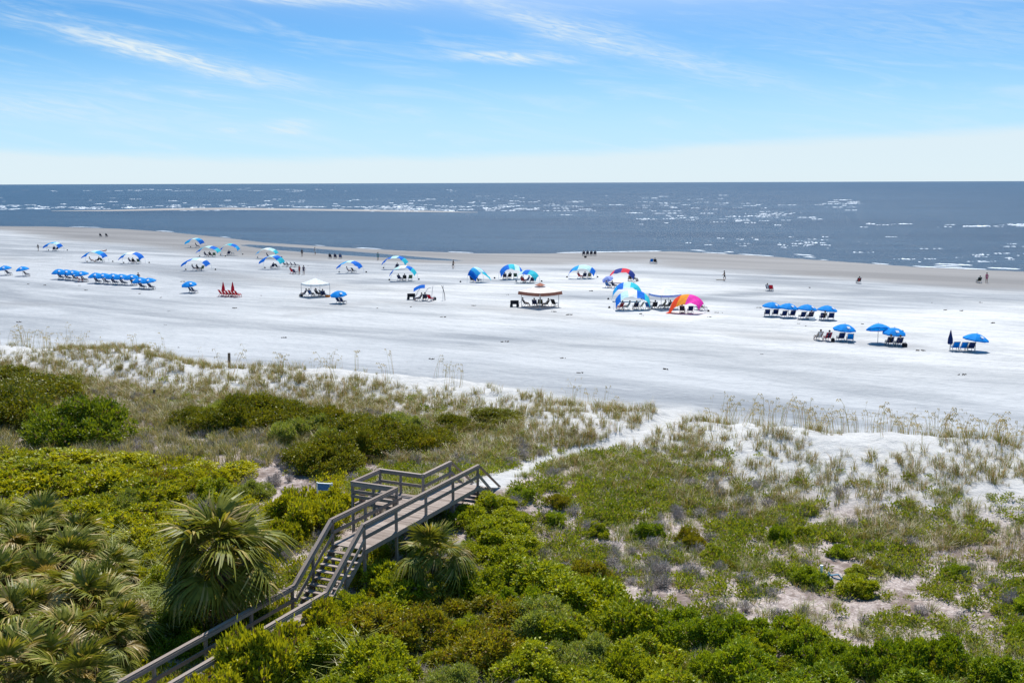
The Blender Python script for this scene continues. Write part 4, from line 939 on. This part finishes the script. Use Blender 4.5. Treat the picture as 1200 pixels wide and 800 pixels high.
def furled(px, py, col, label, group=None, off=(0, 0)):
    p = at(px, py) + np.array([off[0], off[1], 0]); p[2] = tz(p[0], p[1]); root = link('furled_umbrella', None, loc=p); tag(root, label, 'umbrella', group)
    mb = MB(); mb.tube([(0, 0, -.3), (0, 0, 2.05)], .028, 7); link('pole', mb.mesh('pole', M['chair_wood']), root)
    mb = MB(); n = 16; Z = ((.62, .20), (.75, .25), (1.2, .22), (1.55, .13), (1.9, .06), (2.0, .03))
    V = [(math.cos(6.283 * j / n) * r * (1 if j % 2 else .72), math.sin(6.283 * j / n) * r * (1 if j % 2 else .72), z) for z, r in Z for j in range(n)]
    mb.add(V, [(i * n + j, i * n + (j + 1) % n, (i + 1) * n + (j + 1) % n, (i + 1) * n + j) for i in range(len(Z) - 1) for j in range(n)]); link('canopy', mb.mesh('canopy', FAB[col]), root)
def arch_shade(px, py, cols, label, group=None, rot=0, span=4.6, h=2.3, depth=1.7, drop=.42, skew=-.5, t0=.13, t1=.87, lop=0.):
    p = at(px, py); root = link('arch_sunshade', None, loc=p, rot=(0, 0, RAD(rot))); tag(root, label, 'sunshade', group)
    def arc(t): return Vector((-span / 2 * math.cos(math.pi * t), 0, h * max(math.sin(math.pi * t), 0) ** .75))
    mb = MB(); mb.tube([arc(i / 20) + Vector((0, 0, -.15 if i in (0, 20) else 0)) for i in range(21)], .025, 6); link('arch_pole', mb.mesh('arch_pole', M['white_pole']), root)
    n = len(cols); sd_ = fr.uniform(0, 6)
    for k, c in enumerate(cols):
        def fn(u, v):
            t = t0 + (t1 - t0) * (k + u) / n; q = arc(t); q.z += .03
            q.y -= v * depth * (1 - .12 * math.sin(math.pi * t)); q.x += v * skew
            dd = drop * (1 - .3 * math.sin(math.pi * t)) + lop * (0.5 - t)
            q.z -= dd * v ** 1.4 - .10 * math.sin(sd_ + t * 17 + v * 3) * v - .05 * math.sin(t * 41 + v * 7) * v; q.z = max(q.z, .12); return q
        mb = MB(); mb.grid(fn, 6, 8); link('canopy_panel', mb.mesh('canopy_panel', FAB[c], True), root)
    for s_ in (-1, 1):
        e = Vector((s_ * span * .55, 1.5, .0)); mb = MB(); mb.tube([arc(.3 if s_ < 0 else .7), e + Vector((0, 0, .1))], .008, 3); link('guy_cord', mb.mesh('guy_cord', M['white_pole']), root)
        mb = MB(); mb.tube([e + Vector((0, 0, -.05)), e + Vector((0, 0, .12)), e + Vector((0, 0, .26))], [.14, .16, .05], 7); link('sand_bag', mb.mesh('sand_bag', FAB['black']), root)
    return root
def tent(px, py, rot, roof, valance, label, size=3.05, eave=1.95, peak=2.75, cap=None, over=0.):
    p = at(px, py); root = link('canopy_tent', None, loc=p, rot=(0, 0, RAD(rot))); tag(root, label, 'tent'); a = size / 2; b = a + over
    mb = MB(); n = 8
    for q in range(4):
        R_ = Matrix.Rotation(q * math.pi / 2, 3, 'Z')
        def fn(u, v): # from eave to peak, slightly hollow
            w = b * (1 - v); z = eave + (peak - eave) * v ** 1.15 - .05 * math.sin(math.pi * u) * (1 - v); return R_ @ Vector((-w + 2 * w * u, -w, z))
        mb.grid(fn, n, 6)
    r = link('roof', mb.mesh('roof', FAB[roof], True), root)
    for q in range(4):
        R_ = Matrix.Rotation(q * math.pi / 2, 3, 'Z'); mb = MB(); mb.grid(lambda u, v: R_ @ Vector((-b + 2 * b * u, -b - .004 - v * .12 * (over > 0), eave + .01 - v * (.42 if cap else .28) - .05 * math.sin(math.pi * u))), n, 1); link('valance', mb.mesh('valance', FAB[valance]), root)
    for sx_, sy_ in ((-1, -1), (1, -1), (1, 1), (-1, 1)):
        mb = MB(); mb.bar((sx_ * a, sy_ * a, -.1), (sx_ * a, sy_ * a, eave - .03), .055, .055); mb.box(sx_ * a - .08, sx_ * a + .08, sy_ * a - .08, sy_ * a + .08, 0, .02); link('leg', mb.mesh('leg', M['steel']), root)
    if cap:
        mb = MB(); c = .55; mb.add([(-c, -c, peak - .05), (c, -c, peak - .05), (c, c, peak - .05), (-c, c, peak - .05), (0, 0, peak + .28)], [(0, 1, 4), (1, 2, 4), (2, 3, 4), (3, 0, 4)]); link('vent_cap', mb.mesh('vent_cap', FAB[cap]), r)
def wagon(px, py, rot, label):
    p = at(px, py); root = link('beach_wagon', None, loc=p, rot=(0, 0, RAD(rot))); tag(root, label, 'wagon')
    mb = MB(); mb.box(-.55, .55, -.3, .3, .38, .42); 
    for y in (-.3, .3): mb.box(-.55, .55, y - .015, y + .015, .42, .85)
    for x in (-.55, .55): mb.box(x - .015, x + .015, -.284, .284, .42, .85)
    link('tray', mb.mesh('tray', FAB['black']), root)
    for x in (-.42, .42):
        for y in (-.34, .34): mb = MB(); mb.tube([(x, y - .06, .2), (x, y + .06, .2)], .2, 12); link('wheel', mb.mesh('wheel', M['dark']), root)
    mb = MB(); mb.tube([(.55, 0, .42), (1.0, 0, .9)], .02, 5); mb.tube([(1.0, -.15, .9), (1.0, .15, .9)], .02, 5); link('handle', mb.mesh('handle', M['dark']), root)
def bag(px, py, col, label, s=1., off=(0, 0)):
    p = at(px, py) + np.array([off[0], off[1], 0]); p[2] = tz(p[0], p[1])
    mb = MB(); mb.tube([(0, 0, 0), (0, 0, .15), (0, 0, .34), (0, 0, .42)], [.24 * s, .30 * s, .26 * s, .1 * s], 8); mb.tube([(-.15 * s, 0, .38), (-.08 * s, 0, .56), (.08 * s, 0, .56), (.15 * s, 0, .38)], .015, 4)
    o = link('beach_bag', mb.mesh('beach_bag', FAB[col]), loc=p); tag(o, label, 'bag')
def cooler(px, py, label, col='white', off=(0, 0)):
    p = at(px, py) + np.array([off[0], off[1], 0]); p[2] = tz(p[0], p[1]); root = link('cooler', None, loc=p, rot=(0, 0, fr.uniform(-.5, .5))); tag(root, label, 'cooler')
    mb = MB(); mb.box(-.3, .3, -.18, .18, 0, .32); link('box', mb.mesh('box', FAB[col]), root); mb = MB(); mb.box(-.31, .31, -.19, .19, .323, .40); link('lid', mb.mesh('lid', M['white_paint']), root)
    mb = MB(); mb.tube([(-.32, 0, .28), (-.34, 0, .46), (.34, 0, .46), (.32, 0, .28)], .014, 4); link('handle', mb.mesh('handle', M['dark']), root)

# -- left part of the beach: rental umbrellas over paired chairs
def pair(px, py, rot, col, label, group, gap=.85, wood=None, n=2):
    a = RAD(rot)
    for k in range(n): chair(px, py, rot + fr.uniform(-7, 7), col, label, group, wood, off=((k - (n - 1) / 2) * gap * math.cos(a) + fr.uniform(-.05, .05), (k - (n - 1) / 2) * gap * math.sin(a)))
T = (4, -9)
umbrella(6, 322.5, 'blue', 'blue umbrella alone over two chairs at the far end of the rental line', 'single umbrellas of the rental line', T); pair(10, 322.5, -50, 'navy', 'navy chair under a lone blue umbrella', 'chairs under lone blue umbrellas')
umbrella(27, 323.5, 'blue', 'blue umbrella over two chairs beside the row of four umbrellas', None, T); pair(31.5, 323.8, -50, 'navy', 'navy chair under a lone blue umbrella', 'chairs under lone blue umbrellas')
for i, (a, b) in enumerate(((69, 327), (77.5, 327.8), (86, 328.5), (96, 329.8))):
    umbrella(a, b, 'blue', 'blue umbrella in the row of four with a red chair below', 'row of four blue umbrellas', T)
    pair(a + 3, b + .3, -50, 'navy', 'navy chair beneath the row of four blue umbrellas', 'chairs under the row of four')
chair(94, 330.6, -60, 'red', 'red chair beneath the row of four blue umbrellas', None, M['chair_red'])
for i, (a, b) in enumerate(((112, 331.8), (121.5, 332.4), (132, 333), (142, 333.6), (154, 334))):
    umbrella(a, b, 'blue', 'blue umbrella in the long row of five touching umbrellas', 'row of five blue umbrellas', T)
    pair(a + 3, b + .3, -50, 'navy', 'navy chair beneath the long row of five umbrellas', 'chairs under the row of five')
person(162.5, 331.5, 'stand', 30, 'navy', 'person in navy standing at the end of the row of five umbrellas')
for a, b in ((164, 338), (174.5, 338.6)):
    umbrella(a, b, 'blue', 'blue umbrella of the close pair next to the row of five', 'pair of blue umbrellas', T); pair(a + 3, b + .5, -50, 'navy', 'navy chair under the close pair of blue umbrellas', 'chairs under the umbrella pair')
umbrella(222, 343, 'blue', 'lone blue umbrella beside the furled red umbrellas', None, T); pair(226.5, 343.6, -45, 'navy', 'navy chair next to the lone umbrella by the red chairs', 'chairs by the lone umbrella')
for a in (262, 273): furled(a, 346, 'red', 'furled red umbrella standing among red chairs', 'furled red umbrellas')
for a, b in ((260, 347), (264, 347.4), (268, 347.8), (271.5, 347.4), (275, 347.8), (279, 348.2)): chair(a, b, -50, 'red', 'empty red chair beside the furled red umbrellas', 'red chairs', M['chair_red'])
umbrella(397, 355.5, 'blue', 'blue umbrella beside the plain white tent with people', None, T); pair(400, 356.2, -45, 'navy', 'navy chair under the umbrella next to the plain white tent', 'chairs beside the white tent')
# -- arched shades on the left
B_ = ['royal', 'sky', 'pale', 'royal', 'sky']
def camp(px, py, n, lab, cols=('navy', 'black', 'green'), ppl=1, outs=('navy', 'black', 'blue'), rot=0):
    for k in range(n):
        c = cols[k % len(cols)]; o = ((k - (n - 1) / 2) * .9 + fr.uniform(-.2, .2), fr.uniform(-.7, .5))
        r_ = rot + fr.uniform(-75, 75); chair(px, py, r_, c, f"{c} folding chair under {lab}", f"chairs under {lab}", M['steel'], off=o)
        if k < ppl: person(px, py, 'sit', r_, outs[k % len(outs)], f"person in {outs[k % len(outs)]} seated under {lab}", f"people in {outs[k % len(outs)]} under {lab}", off=o, skin='skin2' if k % 2 else 'skin1')
SH = [((65, 294), ['royal', 'sky', 'sky', 'pale', 'royal'], 'small pale blue arched sunshade farthest along the beach', 'the farthest arched shade', 0, 4.3, 2.2, 2),
      ((114, 307.5), ['royal', 'sky', 'pale', 'sky', 'royal'], 'blue and aqua arched sunshade with dark chairs behind the row of umbrellas', 'the first shade behind the rows', 0, 5.0, 2.5, 3),
      ((157, 308.8), ['royal', 'pale', 'white', 'royal', 'royal'], 'blue and white arched sunshade behind the row of five umbrellas', 'the blue and white shade behind the rows', 0, 4.9, 2.4, 3),
      ((231, 290), ['sky', 'royal', 'pale', 'sky', 'royal'], 'blue arched sunshade close to the water behind three others', 'the shade closest to the water', -12, 4.9, 2.5, 1),
      ((247, 301), ['royal', 'aqua', 'pale', 'royal', 'aqua'], 'royal blue and aqua arched sunshade touching its neighbour', 'the touching pair of shades', 0, 5.4, 2.5, 3),
      ((271, 299), ['royal', 'pale', 'aqua', 'royal', 'sky'], 'arched sunshade with broad blue end panel touching its neighbour', 'the broad ended shade', 10, 4.6, 2.7, 2),
      ((232.5, 317), ['royal', 'royal', 'pale', 'white', 'royal'], 'wide arched sunshade with white middle in front of three others', 'the wide white middled shade', 0, 5.2, 2.4, 3),
      ((315, 302.5), ['sky', 'pale', 'white', 'pale', 'aqua'], 'pale aqua arched sunshade behind a royal blue one', 'the pale aqua shade', 5, 4.9, 2.3, 1),
      ((322, 315), ['royal', 'royal', 'pale', 'royal', 'aqua'], 'royal blue and aqua arched sunshade beside a line of dark loungers', 'the shade beside the loungers', -8, 4.7, 2.7, 2),
      ((412, 320), ['royal', 'sky', 'pale', 'royal', 'royal'], 'low blue arched sunshade standing alone behind the white tent', 'the low blue shade', 0, 4.6, 2.3, 2),
      ((465, 315), ['royal', 'royal', 'pale', 'royal', 'aqua'], 'broad blue arched sunshade behind one with aqua end', 'the broad shade of the pair', 0, 5.0, 2.5, 1),
      ((474, 329), ['royal', 'pale', 'white', 'royal', 'aqua'], 'arched sunshade with royal and aqua end panels in front of another', 'the front shade of the pair', 8, 4.6, 2.6, 3)]
for (a, b), cols, lab, short, rot, span, h, n in SH:
    arch_shade(a, b, cols, lab, None, rot, span, h); camp(a, b - .3, n, short, ppl=max(1, n - 1))
for k in range(4): chair(334 + k * 4.5, 312.2 + k * .25, -60, 'navy', 'dark lounger in the line beside a royal blue arched shade', 'line of dark loungers')
person(334, 312, 'sit', -60, 'black', 'person in black on a lounger beside a royal blue arched shade')
chair(343, 320.5, -40, 'red', 'red chair beside two people standing on the open sand', None, M['chair_red']); person(351, 321.8, 'stand', 60, 'red', 'person in red standing beside the red chair'); person(356, 322, 'stand', 0, 'navy', 'person in navy standing beside the one in red'); chair(346, 321.3, -40, 'navy', 'navy chair beside a red chair on the open sand')
person(354, 300.5, 'stand', 0, 'black', 'person in black standing beside the shallow pool'); person(369.5, 298.5, 'walk', 80, 'white', 'person in white walking past the shallow pool')
for k, o_ in enumerate(('black', 'navy', 'blue')): chair(387 + k * 6, 302.8 + k * .1, 0, 'navy', 'dark chair of a small party at the shallow pool', 'chairs of the pool party', M['steel']); person(387 + k * 6, 302.8 + k * .1, 'sit', 0, o_, f'person in {o_} seated at the shallow pool')
person(443, 305, 'stand', 0, 'teal', 'person in teal standing behind the broad blue shade'); person(531, 314.8, 'walk', -60, 'black', 'person in black walking alone on white sand')
for a in (118, 125): chair(a, 277.5, 0, 'black', 'black chair set at the far water edge', 'chairs at the far water edge', M['steel']); person(a, 277.5, 'sit', 0, 'navy', 'person in navy seated at the far water edge', 'people at the far water edge')
person(121, 294.6, 'lie', 90, 'red', 'person in red lying on the sand behind an arched shade'); person(45, 294.3, 'walk', 60, 'black', 'person in black walking beside the farthest arched shade')
# -- white tent, half built shade, tan tent
tent(370, 347.5, 38, 'white', 'white', 'plain white pop up tent with dark chairs beside a blue umbrella')
camp(368, 347, 4, 'the plain white tent', ('navy', 'black', 'navy', 'teal' if False else 'green'), 3, ('navy', 'blue', 'black'), 10)
camp(377, 347.6, 2, 'the plain white tent', ('black', 'navy'), 2, ('black', 'navy'), -20); bag(353, 347.3, 'black', 'black bag at the leg of the plain white tent'); cooler(384, 348, 'yellow cooler beside the plain white tent', 'orange')
wagon(482, 351, 5, 'dark beach wagon beside the half raised blue shade')
def half_shade():
    p = at(500, 352); root = link('half_raised_shade', None, loc=p); tag(root, 'half raised shade with bare curved poles and a blue scrap of canopy', 'sunshade')
    for x0, x1, hh in ((-1.9, -.2, 1.9), (-.6, .6, 1.75), (.7, .95, 2.0), (2.3, 3.3 - .9, 2.1)):
        mb = MB(); mb.tube([(x0 + (x1 - x0) * t, .2 * t, hh * math.sin(1.57 * min(1, t * 1.2))) for t in (0, .2, .4, .6, .8, 1)], .035, 5); link('curved_pole', mb.mesh('curved_pole', M['steel']), root)
    mb = MB(); mb.tube([(2.15, 0, 2.1), (2.35, 0, 1.6), (2.55, 0, .9), (2.6, 0, -.1)], .045, 5); link('curved_pole', mb.mesh('curved_pole', M['dark']), root)
    mb = MB(); mb.grid(lambda u, v: (-1.8 + 1.6 * u, -.6 * v, 1.5 + .75 * math.sin(.3 + 1.5 * u) - .45 * v), 6, 3); link('canopy', mb.mesh('canopy', FAB['royal']), root)
half_shade(); camp(497, 352.5, 3, 'the half raised shade', ('navy', 'black', 'red'), 2, ('black', 'navy')); bag(509, 351.5, 'black', 'black bag under the half raised shade')
tent(633, 359.5, 43, 'cream', 'tan', 'large canopy with cream roof, tan valance and tan vent cap', 3.5, 2.1, 2.95, 'tan', .3)
camp(633, 359, 5, 'the tan trimmed canopy', ('black', 'navy', 'black', 'beige', 'black'), 4, ('black', 'navy', 'olive'), -10); wagon(603, 359.5, 0, 'dark beach wagon beside the tan trimmed canopy')
# -- arched shades of the middle
arch_shade(557, 330.5, ['royal', 'sky', 'pale', 'royal', 'aqua'], 'narrow twisted blue and aqua sunshade standing alone on white sand', None, 42, 3.6, 2.5, 2.0, 1.2, .2); camp(557, 330.6, 2, 'the narrow twisted shade', ppl=1)
arch_shade(599, 326.5, ['royal', 'royal', 'aqua', 'pale', 'royal'], 'broad blue arched sunshade touching a low aqua one', None, 20, 4.6, 2.5, 2.2, 1.0); camp(597, 326.8, 3, 'the broad blue shade of the middle pair', ppl=2)
arch_shade(619, 331, ['pale', 'pale', 'royal', 'aqua', 'aqua'], 'low aqua arched sunshade touching a broad blue one', None, -6, 3.9, 2.1, 1.8, .8); camp(618, 331.2, 3, 'the low aqua shade', ('red', 'navy', 'navy'), 3, ('red', 'blue', 'navy'))
arch_shade(683, 326, ['royal', 'sky', 'pale', 'pale', 'royal'], 'blue and pale aqua arched sunshade standing alone by the wet sand', None, 0, 4.9, 2.3, 2.0, .8); camp(685, 326, 3, 'the pale aqua shade by the wet sand', ('red', 'navy', 'beige'), 3, ('red', 'navy', 'olive'))
arch_shade(729.5, 330.5, ['crimson', 'dnavy', 'red', 'dnavy'], 'red and navy arched sunshade', None, 0, 4.6, 2.3, 2.0, .8); camp(741, 329.3, 2, 'the red and navy shade', ('beige', 'green'), 2, ('black', 'olive'), -30)
umbrella(712, 337, 'lilac', 'small lilac umbrella tilted behind the big aqua shades', None, (10, -28), 1.35, logo=False, R=.8); camp(715, 337.6, 2, 'the lilac umbrella', ('blue', 'navy'), 2, ('blue', 'navy'), 0)
arch_shade(735, 352, ['sky', 'royal', 'pale', 'aqua', 'aqua'], 'blue and aqua arched sunshade behind a larger one beside the white tent', None, 6, 4.4, 2.6, 2.0, .9)
arch_shade(741, 362, ['royal', 'pale', 'white', 'royal', 'aqua'], 'largest arched sunshade, royal blue with an aqua end beside the white tent', None, 8, 5.0, 2.5, 2.4, 1.0); camp(739, 362.3, 4, 'the largest arched shade', ('red', 'navy', 'black', 'beige'), 3, ('red', 'teal', 'navy'))
tent(779, 361.5, 24, 'white', 'lilac', 'white pop up tent with blue trim between aqua and orange shades'); camp(776, 362, 5, 'the blue trimmed white tent', ('blue', 'black', 'navy', 'green', 'navy'), 4, ('blue', 'black', 'olive', 'navy'))
arch_shade(806, 366, ['scarlet', 'scarlet', 'orange', 'magenta', 'magenta'], 'orange and magenta arched sunshade beside the white tent', None, -18, 4.4, 2.3, 2.4, 1.5, -.3, t0=.03, lop=2.2); camp(803, 366.6, 2, 'the orange and magenta shade', ('black', 'navy'), 1); chair(818, 363, 40, 'navy', 'navy chair just outside the orange and magenta shade', None, M['steel']); chair(824, 363.6, -70, 'beige', 'beige chair outside the orange and magenta shade', None, M['steel'])
# -- right part of the beach
for i, (a, b) in enumerate(((904.5, 370.5), (923.7, 372), (945.5, 373.5), (969, 374.8))):
    umbrella(a, b, 'blue', 'blue umbrella in the row of four over chairs with light frames', 'row of four umbrellas with light framed chairs', (3, 4)); pair(a - .5, b + .6, fr.uniform(-8, 8), 'navy', 'navy chair with light frame in the row of four pairs', 'light framed chairs in four pairs', 1.0)
person(949.5, 374.2, 'sit', 0, 'navy', 'person in navy seated in the row of four umbrellas'); person(965.5, 375.4, 'sit', 0, 'black', 'person in black seated in the row of four umbrellas'); cooler(951.5, 375.6, 'white cooler in front of the row of four umbrellas')
umbrella(989, 399, 'blue', 'blue umbrella with a beige and a red chair beside it', None, (4, 2)); chair(985, 400, 5, 'navy', 'navy chair under the umbrella beside a beige chair'); chair(996, 401, -10, 'blue', 'blue chair under the umbrella beside a beige chair')
chair(959, 398.6, 15, 'beige', 'beige chair outside the umbrella next to a red one', None, M['steel']); chair(969.5, 399.5, 10, 'red', 'red chair outside the umbrella next to a beige one', None, M['steel']); person(969.5, 399.5, 'sit', 10, 'navy', 'person in navy seated on the red chair'); person(959, 398.6, 'sit', 15, 'white', 'person in white seated on the beige chair'); bag(976, 400.6, 'black', 'black bag beside the red chair', .7)
umbrella(1028.5, 402, 'blue', 'blue umbrella tipped edge on beside another with two seated people', None, (-14, 6), 1.5, logo=False); umbrella(1047, 404, 'blue', 'blue umbrella over two seated people', None, (4, 2))
for a, b, o_ in ((1042, 405, 'black'), (1053, 405.6, 'navy')): chair(a, b, 0, 'navy', f'navy chair with a person in {o_} under the paired umbrella'); person(a, b, 'sit', 0, o_, f'person in {o_} seated in a pair under the umbrella')
bag(1060, 406.4, 'black', 'black bag on the sand beside the seated pair')
furled(1113, 410.5, 'navy', 'furled dark blue umbrella beside three blue chairs'); umbrella(1142.7, 411.5, 'blue', 'blue umbrella with bare pole beside the furled dark blue one', None, (4, 6))
for a, b, c in ((1119, 411, 'blue'), (1128.5, 411.5, 'blue'), (1137, 411.8, 'navy')): chair(a, b, 0, c, 'empty chair between the furled umbrella and the open one', 'chairs by the furled umbrella')
# -- people by the water
for k in range(4): chair(684 + k * 4.4, 299.4, 0, 'black', 'black chair in the row of four at the water edge', 'four chairs at the water', M['steel']); person(684 + k * 4.4, 299.4, 'sit', 0, 'navy', 'person in navy seated in the row of four at the water', 'four people at the water')
bag(686, 302, 'black', 'black bag behind the four chairs at the water')
chair(763.5, 308.6, 0, 'blue', 'blue chair on the wet sand beside a person in black', None, M['steel']); person(768, 308.8, 'sit', -20, 'black', 'person in black seated on wet sand'); chair(768, 308.8, -20, 'black', 'black chair on the wet sand beside a blue one', None, M['steel'])
person(849, 329, 'walk', 90, 'black', 'person in black bending forward on the pale sand'); mb = MB(); p = at(844, 328); mb.box(-.7, .7, -.25, .25, .02, .1); tag(link('bodyboard', mb.mesh('bodyboard', FAB['beige']), loc=p), 'beige bodyboard lying beside the person in black', 'board')
person(900.5, 340.8, 'sit', -40, 'white', 'person in white seated beside a red chair near the wet sand'); chair(903.5, 341, -20, 'red', 'red chair near the wet sand beside a person in white', None, M['steel']); chair(900.5, 340.8, -40, 'navy', 'navy chair under a person in white near the wet sand', None, M['steel'])
chair(1006, 332, 0, 'black', 'black chair alone on the wet sand', None, M['steel']); person(1006, 332, 'sit', 0, 'red', 'person in red seated alone on the wet sand')
chair(1147, 331.4, 0, 'green', 'green chair on the wet sand beside a person in pink', None, M['steel']); person(1147, 331.4, 'sit', 0, 'black', 'person in black seated beside a person in pink'); person(1156, 331.6, 'stand', 0, 'pink', 'person in pink standing on the wet sand')
# -- wrack and clumps washed up on the sand
wr_ = MB(); rw = random.Random(9)
for _ in range(60):
    a, b = rw.uniform(-20, 1220), rw.triangular(300, 470, 350)
    if rw.random() < .4: b = 345 + .05 * (a - 300) + rw.gauss(0, 6)
    p = at(a, b); n = rw.randint(3, 8); r = rw.uniform(.05, .14)
    if float(crest_s(np.array([p[0]]), np.array([p[1]]))[0][0]) > -4: continue
    for _k in range(n):
        c = Vector(p) + Vector((rw.gauss(0, r * 1.6), rw.gauss(0, r), 0)); wr_.tube([c + Vector((0, 0, -.02)), c + Vector((rw.uniform(-r, r), 0, r * .5)), c + Vector((rw.uniform(-r, r) * 2, rw.uniform(-r, r), .0))], [r * .4, r * .5, r * .2], 5)
tag(link('seaweed_wrack', wr_.mesh('seaweed_wrack', M['wrack'])), 'small dark scraps of seaweed scattered over the pale sand', 'seaweed', kind='stuff')
